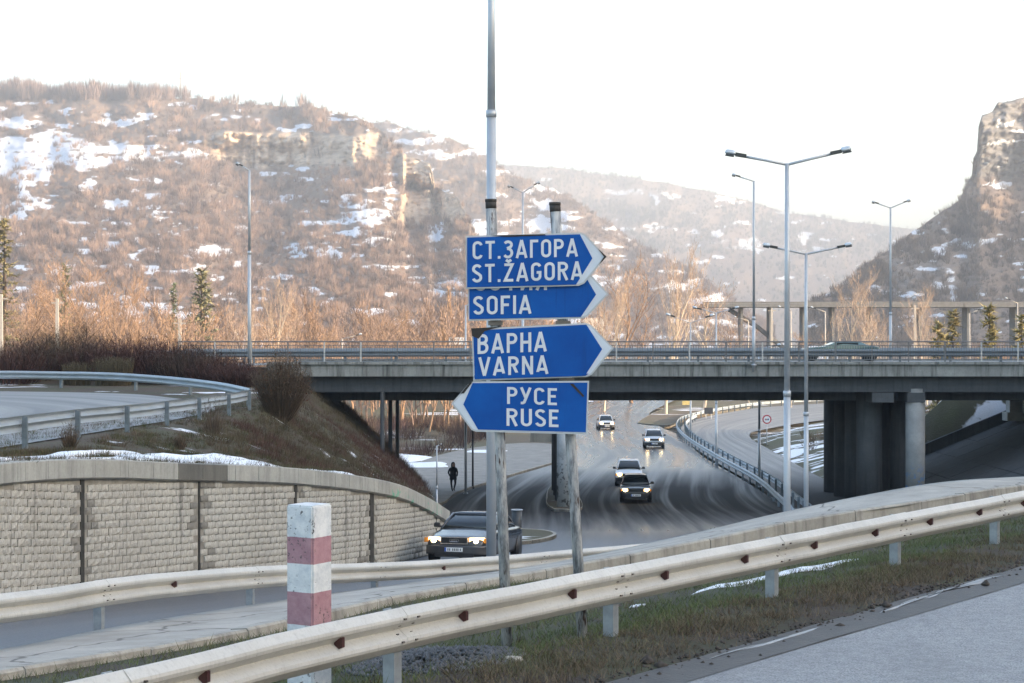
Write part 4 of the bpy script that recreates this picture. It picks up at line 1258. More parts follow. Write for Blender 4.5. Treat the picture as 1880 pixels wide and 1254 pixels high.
# ================================================================== CARS
def paint(name, c, rough=.25, metal=.0, coat=.6):
    k = N(name); v = k.geo(); f = k.noise(v, 5, 4)
    sep = k.node('ShaderNodeSeparateXYZ'); k.link(k.coord('Object'), sep.inputs[0])
    dirt = k.math('MULTIPLY', k.ramp(sep.outputs[2], [(.25, 1.0), (.75, 0.0)]), k.ramp(f, [(.3, .3), (.7, .8)]))
    col = k.mix(dirt, c, (.075, .07, .065))
    k.set(Base_Color=col, Roughness=k.math('ADD', k.math('MULTIPLY', dirt, .5), rough), Metallic=metal, Coat_Weight=coat); return k.m
def emis(name, c, s):
    k = N(name); k.set(Base_Color=(.8, .75, .6), Emission_Color=c, Emission_Strength=s, Roughness=.1); return k.m
M['head_warm'] = emis('headlight_lit', (1.0, .56, .20), 1.6)
M['head_core'] = emis('headlight_bulb', (1.0, .76, .38), 9.0)
M['amber'] = simple('indicator_amber', (.55, .22, .03), .2)
PAINTS = {'navy': paint('paint_navy', (.022, .026, .036), .22, .1), 'black': paint('paint_black', (.012, .012, .014)), 'silver': paint('paint_silver', (.52, .55, .58), .3, .5), 'white': paint('paint_white', (.70, .72, .74))}

def car(label, X, Y, yaw, L, W, H, col, beltz=.95, wide_grille=False, roof_white=False, lamps=(.62, .64, .36, .15), hatch=True, hood=.85, rings=False, lit=(1, 1), group='oncoming cars with headlights on'):
    z0 = float(zlow(Y)) + .005
    dz = float(zlow(Y + 1.3) - zlow(Y - 1.3)) / 2.6
    root = empty('car', (X, Y, z0), label, 'car', group, yaw)
    root.rotation_euler = (math.atan(dz), 0, yaw)
    hw = W / 2; hl = L / 2; pm = PAINTS[col]
    # lower body: loft of cross-sections, nose at -y
    b = beltz
    st = [(-hl, b * .60, .78, .34), (-hl + .06, b * .74, .90, .25), (-hl + .25, b * .80, .965, .20), (-hl + .7, b * .88, .99, .18), (-hl + hood, b * .94, 1.0, .18), (-hl + hood + .4, b, 1.0, .18),
          (0, b * 1.01, 1.0, .18), (hl - 1.0, b * 1.03, 1.0, .18), (hl - .45, b * 1.03, .98, .2), (hl - .1, b * 1.0, .93, .26), (hl, b * .8, .82, .36)]
    k = MB(); rg = []
    for y, zt, w, zb in st:
        w *= hw
        half = [(.0, zb), (w * .86, zb), (w * .965, zb + .10), (w, zb + (zt - zb) * .48), (w * .985, zt - .12), (w * .93, zt - .03), (w * .55, zt + .015), (.0, zt + .025)]
        ring = [(x, y, z) for x, z in half] + [(-x, y, z) for x, z in reversed(half[1:-1])]
        rg.append(ring)
    k.loft(rg)
    body = k.build('body', pm, root, True)
    m = body.modifiers.new('smooth', 'SUBSURF'); m.levels = m.render_levels = 2
    # greenhouse
    yf, yr = -hl + hood + .32, hl - (.08 if hatch else .75)
    rf, rr = yf + .72, yr - (.35 if hatch else .62)
    hb, ht = hw * .90, hw * .70
    zb, zt = b - .04, H - .07
    def gring(z, f):
        y0, y1 = yf + (rf - yf) * f, yr + (rr - yr) * f; w = hb + (ht - hb) * f
        pts = []
        for cx_, cy_, a0 in ((w, y1, 0), (-w, y1, 90), (-w, y0, 180), (w, y0, 270)):
            for a in (0, 45, 90):
                r_ = .13; s_x = -1 if cx_ > 0 else 1; s_y = -1 if cy_ == y1 else 1
                pts.append((cx_ + s_x * r_ + r_ * math.cos(R(a0 + a)), cy_ + s_y * r_ + r_ * math.sin(R(a0 + a)), z - .04 * (0 if f < .5 else 1) * (abs(cx_) / w - .6)))
        return pts
    k = MB(); k.loft([gring(zb, 0), gring((zb + zt) / 2, .47), gring(zt, 1.0)]); k.build('window_glass', M['glass_dark'], root, True)
    k = MB()
    k.loft([gring(zt - .015, .985), gring(zt + .02, 1.0), [(x * .93, y * .98 + .0, z + .035) for x, y, z in gring(zt + .02, 1.06)], [(x * .6, y * .8 + .02, z + .055) for x, y, z in gring(zt + .02, 1.06)]])
    roof = k.build('roof', PAINTS['white'] if roof_white else pm, root, True)
    for sgn in (-1, 1):
        for nm, y0, y1 in (('a_pillar', yf + .05, rf + .03), ('b_pillar', (yf + yr) / 2 - .05, (rf + rr) / 2 - .05), ('c_pillar', yr - .10, rr - .06)):
            k = MB(); k.tube([(sgn * (hb - .045), y0, zb), (sgn * ((hb + ht) / 2 - .03), (y0 + y1) / 2, (zb + zt) / 2 + .01), (sgn * (ht - .03), y1, zt + .01)], .038, 6)
            k.build('pillar', pm, root, True)
        # mirrors
        k = MB(); k.box((sgn * (hb + .13), yf + .22, b + .07), (.2, .1, .13), None, .85); k.box((sgn * (hb + .02), yf + .2, b + .03), (.12, .05, .05))
        mo = k.build('mirror', M['black'], root); mo.modifiers.new('bev', 'BEVEL').width = .025
        # headlights: housing, glowing lens
        lx, lz, lw, lh = lamps
        yy = -hl + .10
        k = MB()
        k.loft([[(sgn * (lx + u * lw / 2), yy + .14 * max(0, u) + dy, lz + v * lh / 2) for u, v in ((-1, -.85), (-.9, -1), (.9, -1), (1, -.7), (.96, .8), (.8, 1), (-.9, 1), (-1, .85))] for dy in (-.075, .12)])
        li = lit[0] if sgn < 0 else lit[1]
        hdl = k.build('headlight', M['head_warm'] if li else M['lamp_shell'], root)
        if li:
            k = MB(); k.tube([(sgn * lx, yy - .085, lz), (sgn * lx, yy - .06, lz)], lh * .42, 12); k.build('bulb', M['head_core'], hdl)
        k = MB(); k.box((sgn * (lx + lw * .62), yy + .1, lz), (lw * .28, .14, lh * .8)); k.build('indicator', M['amber'], root)
    # grille
    gw = (lamps[0] - lamps[2] / 2) * 2 - .06; gz = lamps[1]; gh = lamps[3] * (1.05 if wide_grille else .8)
    k = MB(); k.box((0, -hl + .03, gz), (gw, .10, gh)); gr = k.build('grille', M['black'], root)
    k = MB()
    for zz in (-gh / 2, gh / 2): k.box((0, -hl - .025, gz + zz), (gw + .03, .03, .022))
    for xx in (-gw / 2, gw / 2): k.box((xx, -hl - .025, gz), (.022, .03, gh))
    k.build('grille_frame', M['chrome'] if wide_grille else M['black'], gr)
    if rings:
        for q in range(4):
            k = MB(); c = (q - 1.5) * .058
            k.tube([(c + .04 * math.cos(t), -hl - .045, gz + .04 * math.sin(t)) for t in np.linspace(0, 2 * math.pi, 15)], .006, 5, False)
            k.build('badge_ring', M['chrome'], gr)
    # bumper, air intake, plate
    k = MB(); k.loft([[(x * hw, y - hl, z) for x, y in ((-.985, .32), (-.93, .06), (-.6, -.035), (0, -.065), (.6, -.035), (.93, .06), (.985, .32))] + [(x * hw, y - hl + .12, z) for x, y in ((.95, .32), (.6, .06), (0, .05), (-.6, .06), (-.95, .32))] for z in (.27, .33, .47, .52)])
    k.build('bumper', pm if col == 'navy' else M['black'], root, True)
    k = MB(); k.box((0, -hl - .01, .25), (W * .62, .08, .1)); k.build('air_intake', M['black'], root)
    k = MB(); k.box((0, -hl - .08, .41), (.52, .02, .115)); pl = k.build('number_plate', M['white'], root)
    k = MB(); k.box((-.235, -hl - .0925, .41), (.045, .004, .112)); k.build('plate_band', M['blueband'], pl)
    k = MB()
    for q, xx in enumerate((-.16, -.11, -.02, .03, .08, .13, .2)): k.box((xx, -hl - .0925, .41), (.026, .004, .066))
    k.build('plate_marks', M['ink'], pl)
    # front air gap below, wheels
    for sgn in (-1, 1):
        for yw in (-hl + .82, hl - .85):
            wr = empty('wheel', (0, 0, 0), '', '')
            for key in ('label', 'category'):
                if key in wr: del wr[key]
            wr.parent = root; wr.location = (sgn * (hw - .11), yw, .305)
            k = MB(); k.tube([(-.1, 0, 0), (-.085, 0, 0), (.085, 0, 0), (.1, 0, 0)], [.27, .305, .305, .27], 20); k.build('tyre', M['tyre'], wr, True)
            k = MB(); k.tube([(sgn * .09, 0, 0), (sgn * .112, 0, 0)], [.19, .17], 14); k.build('rim', M['rim'], wr, True)
            k = MB(); k.tube([(sgn * (hw - .012), yw, .33), (sgn * (hw + .004), yw, .33)], .37, 18); k.build('wheel_arch', M['black'], root, True)
    return root
car('dark saloon car with lit headlights beside the retaining wall', (872 - 940) / F * 55.2, 55.2 + 2.0, R(-14), 4.79, 1.80, 1.43, 'navy', .97, True, False, (.615, .66, .40, .165), False, .95, True)
car('black hatchback with lit headlights under the bridge, nearest on the lower road', (1170 - 940) / F * 105, 106.5, R(-3), 4.0, 1.69, 1.42, 'black', .93, False, False, (.58, .66, .3, .15), True, .8)
car('white car close behind the black hatchback, its roof pale', (1158 - 940) / F * 119, 121, R(-3), 4.1, 1.70, 1.52, 'white', .98, False, True, (.58, .70, .32, .16), True, .8)
car('silver car with dark bumper in the right lane beside the median rail', (1203 - 940) / F * 164, 166, R(-2), 4.2, 1.72, 1.55, 'silver', 1.0, False, True, (.58, .74, .34, .17), True, .75)
car('farthest silver white car, small, at the top of the lower road', (1113 - 940) / F * 205, 207, R(2), 4.2, 1.68, 1.52, 'white', .95, False, True, (.56, .70, .32, .16), True, .8)
# a vehicle on the bridge whose roof catches the sun
def van():
    root = empty('car', (18.6, YF - 4.0, ZD + .03), 'grey green car crossing the bridge, partly hidden by the railing', 'car')
    p = paint('paint_van', (.12, .19, .19), .18, .3)
    k = MB()
    prof = [(-2.2, .3), (-2.2, .62), (-1.9, .74), (-1.0, .82), (-.45, 1.04), (1.0, 1.06), (1.5, .86), (2.0, .8), (2.1, .6), (2.1, .3)]
    k.loft([[(x, -.86 + (.06 if z > 1.05 else 0), z) for x, z in prof], [(x, .86 - (.06 if z > 1.05 else 0), z) for x, z in prof]])
    o = k.build('body', p, root); o.modifiers.new('b', 'BEVEL').width = .05
    k = MB(); k.box((.25, -.845, .93), (1.2, .03, .16)); k.build('window', M['glass_dark'], root)
    for xx in (-1.7, 1.6):
        k = MB(); k.tube([(xx, -.9, .31), (xx, .9, .31)], .31, 16); k.build('wheel', M['tyre'], root, True)
van()

# ================================================================== PERSON
def person():
    Yp = 112.5; X = (832 - 940) / F * Yp
    root = empty('person', (X, Yp, float(zlow(Yp)) + .125), 'person in dark hooded coat and trousers walking on the pavement, hands in pockets', 'person', None, R(18))
    root.scale = (.94,) * 3
    J = {'pel': (0, 0, .92, .13), 'wst': (0, 0, 1.08, .135), 'chs': (0, .01, 1.30, .155), 'nck': (0, 0, 1.47, .06), 'hd0': (0, -.02, 1.56, .08), 'hd1': (0, -.02, 1.66, .095), 'hd2': (0, -.01, 1.74, .06)}
    E = [('pel', 'wst'), ('wst', 'chs'), ('chs', 'nck'), ('nck', 'hd0'), ('hd0', 'hd1'), ('hd1', 'hd2')]
    for s, sd in ((-1, 'l'), (1, 'r')):
        sw = .16 * s
        J.update({sd + 'sh': (s * .19, .01, 1.40, .07), sd + 'el': (s * .29, .06, 1.14, .055), sd + 'wr': (s * .235, -.06, .95, .043), sd + 'ha': (s * .20, -.11, .90, .045),
                  sd + 'hp': (s * .10, 0, .88, .105), sd + 'kn': (s * .105, -.03 - sw * .6, .50, .068), sd + 'an': (s * .10, .04 + sw, .10, .046), sd + 'to': (s * .11, -.12 + sw, .035, .036)})
        E += [('chs', sd + 'sh'), (sd + 'sh', sd + 'el'), (sd + 'el', sd + 'wr'), (sd + 'wr', sd + 'ha'), ('pel', sd + 'hp'), (sd + 'hp', sd + 'kn'), (sd + 'kn', sd + 'an'), (sd + 'an', sd + 'to')]
    ks = list(J)
    me = bpy.data.meshes.new('body'); me.from_pydata([J[a][:3] for a in ks], [(ks.index(a), ks.index(b)) for a, b in E], []); me.update()
    km = N('dark_clothes'); v = km.coord('Object'); sep = km.node('ShaderNodeSeparateXYZ'); km.link(v, sep.inputs[0])
    z = sep.outputs[2]
    c = km.mix(km.math('GREATER_THAN', z, .86), (.012, .014, .02), (.010, .010, .013))
    c = km.mix(km.math('GREATER_THAN', z, 1.49), c, (.38, .24, .18)); c = km.mix(km.math('LESS_THAN', z, .07), c, (.01, .01, .01))
    km.set(Base_Color=c, Roughness=.9)
    o = mobj('body', me, km.m, root)
    sk = o.modifiers.new('skin', 'SKIN')
    o.data.skin_vertices[0].data[0].use_root = True
    for i, a in enumerate(ks): o.data.skin_vertices[0].data[i].radius = (J[a][3], J[a][3] * (.8 if a in ('chs', 'wst', 'pel') else 1))
    sb = o.modifiers.new('sub', 'SUBSURF'); sb.levels = sb.render_levels = 2
    cl = simple('dark_coat', (.011, .012, .016), .9)
    k = MB()
    prof = [(.70, .235, .20), (.92, .215, .18), (1.12, .19, .15), (1.32, .225, .165), (1.42, .20, .14), (1.47, .10, .10)]
    k.loft([[(math.cos(t) * a, math.sin(t) * b, z) for t in np.linspace(0, 2 * math.pi, 16, endpoint=False)] for z, a, b in prof], False)
    k.build('coat', cl, root, True)
    k = MB()
    hp = [(1.44, .12, .12), (1.52, .125, .13), (1.62, .128, .14), (1.71, .115, .125), (1.77, .06, .07), (1.785, .01, .01)]
    k.loft([[(math.cos(t) * a, math.sin(t) * b + (.03 if math.sin(t) < 0 else .02) + (.045 if math.sin(t) < -.5 and 1.5 < z < 1.7 else 0), z) for t in np.linspace(0, 2 * math.pi, 16, endpoint=False)] for z, a, b in hp], False)
    k.build('hood', cl, root, True)
    f = MB(); f.box((0, -.125, 1.615), (.025, .03, .04), None, .5); f.build('nose', simple('skin', (.38, .24, .18), .6), root)
person()

# ================================================================== FAR VIADUCT
via = empty('viaduct', P(1500, 640, 420), 'long hazy concrete viaduct on slim piers across the valley', 'viaduct')
VI = Vector(via.location)
M['via'] = concrete('concrete_viaduct', (.17, .175, .18), .3)
def vbox(name, x0, x1, y0, y1, Y, dy, mat=None):
    a, b = P(x0, y0, Y), P(x1, y1, Y)
    k = MB(); k.box((a + b) / 2 + Vector((0, dy / 2, 0)) - VI, (abs(b.x - a.x), dy, abs(a.z - b.z)))
    return k.build(name, mat or M['via'], via)
for i in range(8):
    x0 = 1290 + i * 96
    vbox('deck_span', x0 + .6, x0 + 95.4, 557.5, 563.8, 420, 9)
vbox('parapet', 1290, 2056, 554, 557.3, 420, .4)
for x in (1362, 1415, 1476, 1530, 1600, 1690, 1778, 1866): vbox('pier', x - 2.3, x + 2.3, 564, 705, 422, 5)
k = MB()
pts = [P(1338, 568, 424), P(1390, 600, 424), P(1440, 640, 424), P(1490, 690, 424)]
k.tube([p - VI for p in pts], .5, 8); k.build('arch_rib', M['via'], via, True)

# ================================================================== SMALL SIGNS AND FURNITURE
def traffic_sign():
    Y = 172; c = P(1408, 770, Y); z0 = float(zlow(Y))
    root = empty('traffic_sign', (c.x, Y, z0 - .1), 'round red-rimmed prohibition sign at the inside of the curve', 'traffic sign')
    h = c.z - z0 + .1
    k = MB(); k.tube([(0, .04, 0), (0, .04, h)], .035, 8); k.build('pole', M['pole'], root, True)
    def disc(n_, r, y, mat):
        k = MB(); k.tube([(0, y, h), (0, y - .012, h)], r, 24); return k.build(n_, mat, root)
    disc('rim', .40, 0, simple('sign_red', (.42, .05, .06), .4)); disc('face', .29, -.016, M['white'])
    for nm, dx, c_ in (('car_symbol', -.09, (.3, .05, .06)), ('car_symbol', .1, (.03, .06, .2))):
        k = MB(); k.box((dx, -.032, h - .03), (.15, .004, .09)); k.box((dx, -.032, h + .04), (.1, .004, .07)); k.build(nm, simple('symbol', c_, .5), root)
traffic_sign()
def board(label, x, y, Y, w, hh, mat, legs=2, name='sign_board'):
    c = P(x, y, Y); z0 = float(zlow(Y)) - .3
    root = empty(name, (c.x, Y, z0), label, 'sign board')
    k = MB(); k.box((0, 0, c.z - z0), (w, .06, hh)); o = k.build('panel', mat, root); o.modifiers.new('b', 'BEVEL').width = .02
    for s in ((-.3, .3) if legs == 2 else (0,)):
        k = MB(); k.tube([(s * w, .05, 0), (s * w, .05, c.z - z0 + hh * .4)], .04, 8); k.build('leg', M['pole'], root)
board('dark back of a road sign beyond the curve rail', 1301, 754, 236, 1.05, .75, simple('board_dark', (.03, .035, .045), .5))
board('yellow board in the sun at the top of the gore', 1261, 741, 300, 1.4, .8, simple('board_yellow', (.62, .50, .20), .5))
board('white board beyond the bridge left of the sign stack', 838, 626, 250, 1.9, .9, M['white'])
board('pale billboard behind the tip of the third sign', 1090, 596, 330, 3.4, 2.2, simple('board_pale', (.60, .56, .52), .6))
def bin_():
    Y = 68; c = P(940, 960, Y); z0 = float(zlow(Y)) + .12
    root = empty('litter_bin', ((949 - 940) / F * Y, Y, z0), 'dark round litter bin on the kerb island behind the dark car', 'bin')
    h = (627 - 936) / F * Y - z0
    k = MB(); k.tube([(0, 0, 0), (0, 0, h)], [.15, .18], 18, True); k.build('drum', simple('bin_dark', (.05, .055, .06), .5, .2), root, True)
    k = MB(); k.tube([(.19 * math.cos(t), .19 * math.sin(t), h) for t in np.linspace(0, 2 * math.pi, 21)], .02, 6, False); k.build('hoop', M['pole'], root, True)
bin_()
# concrete block wall and culvert beyond the pavement
def headwall():
    root = empty('culvert_wall', (5.5, 176, -9), 'dark culvert wall at the far end of the pavement', 'wall')
    k = MB(); k.box((-2.2, 0, 1.0), (3.4, 1.2, 2.0), None, .92); k.build('face', M['concrete_wet'], root)
    k = MB(); k.box((-2.2, -.05, 2.06), (3.5, 1.3, .14)); k.build('coping', M['concrete'], root)
headwall()
def pylon():
    # mast on the ridge of the left hill
    D = 2180; b = P(331, 192, D); t = P(331, 132, D)
    root = empty('pylon', b, 'thin power pylon on the ridge of the left hill', 'pylon'); h = t.z - b.z
    k = MB()
    for s in (-1, 1):
        k.tube([(s * 1.8, 0, -6), (s * .4, 0, h)], .38, 5)
        for q in range(6): k.tube([(s * (.5 - .06 * q), 0, h * q / 6), (-s * (.5 - .06 * (q + 1)), 0, h * (q + 1) / 6)], .05, 4)
    k.build('mast', M['pole_far'], root)
    for z, w in ((h * .98, 5), (h * .80, 7)):
        k = MB(); k.tube([(-w, 0, z), (w, 0, z)], .34, 5); k.build('cross_arm', M['pole_far'], root)
pylon()

# ================================================================== VEGETATION
def merge_tris(parts, colors):
    """parts: list of (V, T); colours per part -> mesh arrays"""
    Vs, Ts, Cs = [], [], []; off = 0
    for (V, T), c in zip(parts, colors):
        Vs.append(V); Ts.append(T + off); off += len(V)
        Cs.append(np.broadcast_to(c, (len(V), 3)) if np.ndim(c) == 1 else c)
    return np.concatenate(Vs), np.concatenate(Ts), np.concatenate(Cs)

def blades(base, tip, width, side):
    """thin triangles: base (n,3), tip (n,3), width (n,), side (n,3) unit"""
    n = len(base)
    V = np.empty((n, 3, 3)); V[:, 0] = base - side * width[:, None] / 2; V[:, 1] = base + side * width[:, None] / 2; V[:, 2] = tip
    return V.reshape(-1, 3), np.arange(3 * n).reshape(-1, 3)

def rand_side(n, g):
    a = g.uniform(0, 2 * np.pi, n); return np.c_[np.cos(a), np.sin(a), np.zeros(n)]

def brush_proto(g, nb=26, spread=.55, w=.045):
    """unit-height twiggy shrub"""
    a = g.uniform(0, 2 * np.pi, nb); r = np.sqrt(g.uniform(0, 1, nb)) * spread
    hh = g.uniform(.55, 1.0, nb) * (1 - .45 * (r / spread) ** 2)
    b0 = g.uniform(0, .45, nb) * hh
    base = np.c_[np.cos(a) * r * .45, np.sin(a) * r * .45, b0]
    tip = np.c_[np.cos(a) * r, np.sin(a) * r, hh]
    return blades(base, tip, g.uniform(.5, 1.6, nb) * w, rand_side(nb, g))

g0 = np.random.default_rng(5)
protos = [brush_proto(g0, 30) for _ in range(8)]
def hill_brush(name, H, n, hmin, hmax, cols, dens, seed, label, wmul=1.0, over=3):
    g = np.random.default_rng(seed)
    nx, ny = H['nx'], H['ny']
    i = g.integers(0, nx - 1, n * over); j = g.integers(0, ny - 1, n * over)
    keep = g.uniform(0, 1, len(i)) < dens(H['X'][i, j], H['Y'][i, j], H['snow'][i, j], H['C'][i, j])
    i, j = i[keep][:n], j[keep][:n]
    f1, f2 = g.uniform(0, 1, len(i)), g.uniform(0, 1, len(i))
    V = H['V']
    pos = V[i, j] * (1 - f1)[:, None] * (1 - f2)[:, None] + V[i + 1, j] * (f1 * (1 - f2))[:, None] + V[i, j + 1] * ((1 - f1) * f2)[:, None] + V[i + 1, j + 1] * (f1 * f2)[:, None]
    X, Yp = H['X'][i, j], H['Y'][i, j]
    nz = fbm(X / 45, Yp / 24, 4, seed); nz2 = fbm(X / 12, Yp / 9, 3, seed + 9)
    size = (hmin + (hmax - hmin) * np.clip(nz * 1.6 - .3 + g.normal(0, .15, len(i)), 0, 1)) * (pos[:, 1] / 560) ** .88
    c0, c1 = np.array(cols[0]), np.array(cols[1])
    t = np.clip((nz2 - .5) * 3 + .5 + g.normal(0, .12, len(i)), 0, 1)[:, None]
    C = (c0 * (1 - t) + c1 * t) * g.uniform(.8, 1.2, (len(i), 1))
    Vs, Ts, Cs = [], [], []; off = 0
    pi = g.integers(0, len(protos), len(i)); rot = g.uniform(0, 2 * np.pi, len(i))
    for q in range(len(protos)):
        sel = np.where(pi == q)[0]
        if not len(sel): continue
        pv, pt = protos[q]
        c, s = np.cos(rot[sel]), np.sin(rot[sel])
        sc = size[sel]
        x = (pv[None, :, 0] * c[:, None] - pv[None, :, 1] * s[:, None]) * sc[:, None] * wmul
        y = (pv[None, :, 0] * s[:, None] + pv[None, :, 1] * c[:, None]) * sc[:, None] * wmul
        z = pv[None, :, 2] * sc[:, None] - .2
        W = np.stack([x, y, z], -1) + pos[sel][:, None]
        Vs.append(W.reshape(-1, 3)); Ts.append((pt[None] + (np.arange(len(sel)) * len(pv))[:, None, None]).reshape(-1, 3) + off)
        Cs.append(np.repeat(C[sel], len(pv), axis=0)); off += len(sel) * len(pv)
    me = np_mesh(name, np.concatenate(Vs), np.concatenate(Ts), {'col': np.concatenate(Cs)})
    return tag(mobj(name, me, M['vcol']), label, 'shrubs', None, 'stuff')
BR_ = ((.10, .078, .072), (.30, .21, .165))
hill_brush('hillside_scrub', H_left, 19000, 1.0, 4.2, BR_, lambda x, y, s, c: np.clip(1.0 - s * .85, .14, 1) * (1 - .95 * np.clip(c * 1.3, 0, 1)) * (.4 + .6 * sstep(180, 420, y)), 41, 'leafless brown scrub covering the left hillside')
hill_brush('hillside_scrub_behind', H_mid, 6000, 1.6, 3.6, ((.12, .095, .085), (.25, .18, .14)), lambda x, y, s, c: np.clip(1.0 - s * 1.1, .05, 1), 42, 'leafless scrub on the second ridge')
hill_brush('far_conifers', H_far, 6000, 1.2, 3.2, ((.05, .06, .045), (.10, .10, .075)), lambda x, y, s, c: np.clip(.9 - s * 1.2, .0, 1) * (.3 + .7 * (y < 470)), 43, 'dark far wood on the hazy hill', .7)
hill_brush('cliff_scrub', H_right, 5200, 1.0, 4.6, ((.07, .06, .052), (.16, .12, .095)), lambda x, y, s, c: np.clip(1.0 - s * 1.4, .02, 1) * (1 - .85 * np.clip(c * 1.2, 0, 1)), 44, 'leafless scrub on the cliff hill at the right')

hill_brush('ridge_trees', H_left, 420, 5.0, 9.5, ((.16, .12, .11), (.24, .18, .16)), lambda x, y, s, c: (y < 186) * (x < 345) * (x > -60) * 1.0 + (y < 205) * (x > 345) * .02, 45, 'row of bare trees along the top of the left ridge', .55, 200)
# ---------------- bare trees
def grow(g, h, spread=.5, upright=.5, lv=4, r0=None, nb=(6, 5, 4, 3), trunk_frac=.75, start=.25):
    """returns list of segments (p0, p1, r0, r1, level)"""
    segs = []
    r0 = r0 or h * .016
    def branch(p, d, L, r, level):
        ns = 4 if level < 2 else 2
        q = p; dd = d; rr = r; pts = [p]
        for i in range(ns):
            jit = np.array([g.normal(0, .10), g.normal(0, .10), g.normal(0, .05) + upright * .10 * (level > 0)])
            dd = dd + jit; dd = dd / np.linalg.norm(dd)
            q2 = q + dd * L / ns; r2 = r * (1 - .78 * (i + 1) / ns)
            segs.append((q, q2, rr, r2, level)); q = q2; rr = r2; pts.append(q)
        if level >= lv: return
        n = nb[min(level, len(nb) - 1)]
        for k in range(n):
            f = start + (1 - start) * (k + g.uniform(.1, .9)) / n if level == 0 else .25 + .75 * (k + g.uniform(0, 1)) / n
            x = f * ns; i = min(int(x), ns - 1); bp = pts[i] + (pts[i + 1] - pts[i]) * (x - i)
            a = g.uniform(0, 2 * np.pi)
            o = np.array([np.cos(a), np.sin(a), 0]) * spread
            nd = dd * (.35 + .65 * upright) + o + np.array([0, 0, .35 * upright]); nd /= np.linalg.norm(nd)
            ll = L * (g.uniform(.42, .62)) * ((1.15 - .65 * f) if level == 0 else 1)
            branch(bp, nd, ll, max(r * (1 - .7 * f) * .6, h * .0009), level + 1)
    branch(np.zeros(3), np.array([0, 0, 1.0]), h * trunk_frac, r0, 0)
    return segs
def seg_mesh(segs, levels, n=5):
    V, T = [], []
    for p0, p1, r0, r1, lv in segs:
        if lv not in levels: continue
        t = p1 - p0; L = np.linalg.norm(t); t = t / max(L, 1e-9)
        u = np.cross(t, [0, 0, 1.0]) if abs(t[2]) < .98 else np.array([1.0, 0, 0]); u /= np.linalg.norm(u); w = np.cross(u, t)
        m = n if lv < 2 else 3
        b = len(V)
        for p, r in ((p0, r0), (p1, r1)):
            for k in range(m):
                a = 2 * np.pi * k / m; V.append(p + (u * np.cos(a) + w * np.sin(a)) * r)
        for k in range(m):
            k2 = (k + 1) % m
            T.append((b + k, b + k2, b + m + k2)); T.append((b + k, b + m + k2, b + m + k))
    return np.array(V), np.array(T)
def twig_mesh(segs, levels, wmin):
    base, tip, w = [], [], []
    for p0, p1, r0, r1, lv in segs:
        if lv in levels: base.append(p0); tip.append(p1 + (p1 - p0) * .25); w.append(max(2 * r0, wmin))
    n = len(base); g = np.random.default_rng(n)
    return blades(np.array(base), np.array(tip), np.array(w), rand_side(n, g))
TREES = {}
def tree_kind(name, seed, h, **kw):
    g = np.random.default_rng(seed); s = grow(g, h, **kw)
    TREES[name] = (seg_mesh(s, (0, 1, 2)), twig_mesh(s, (3, 4, 5), .035), h)
tree_kind('poplar', 1, 20, spread=.42, upright=1.1, lv=4, nb=(13, 6, 5, 3), start=.12, r0=.24)
tree_kind('spread', 2, 13, spread=.95, upright=.45, lv=4, nb=(9, 6, 5, 4), start=.25, r0=.20)
tree_kind('ash', 3, 15, spread=.75, upright=.7, lv=4, nb=(10, 6, 5, 3), start=.2, r0=.20)
tree_kind('birch', 4, 15, spread=.6, upright=.8, lv=4, nb=(12, 6, 5, 3), start=.18, r0=.16)
def tree_at(label, kind, x, Y, ytop, bark, twig, lean=0, z0=None, name='bare_tree', rz=None):
    (tv, tt), (cv, ct), h = TREES[kind]
    z = float(zlow(Y)) - .4 if z0 is None else z0
    H = (627 - ytop) / F * Y - z; s = H / (h * .98)
    X = (x - 940) / F * Y
    root = empty(name, (X, Y, z), label, 'tree', 'bare trees on the valley floor', rz if rz is not None else hsh(int(x), int(Y)) * 6.28)
    kcol = lambda n, c: np.broadcast_to(np.array(c), (n, 3))
    me = np_mesh('trunk', tv, tt, {'col': kcol(len(tv), bark)}); o = mobj('trunk', me, M['vcol'], root, True); o.scale = (s,) * 3
    me = np_mesh('crown', cv, ct, {'col': kcol(len(cv), twig)}); o = mobj('crown', me, M['vcol'], root); o.scale = (s,) * 3
    return root
PB, PT = (.52, .44, .35), (.44, .33, .25)
OB, OT = (.26, .17, .11), (.38, .25, .16)
GB, GT = (.20, .15, .12), (.28, .20, .15)
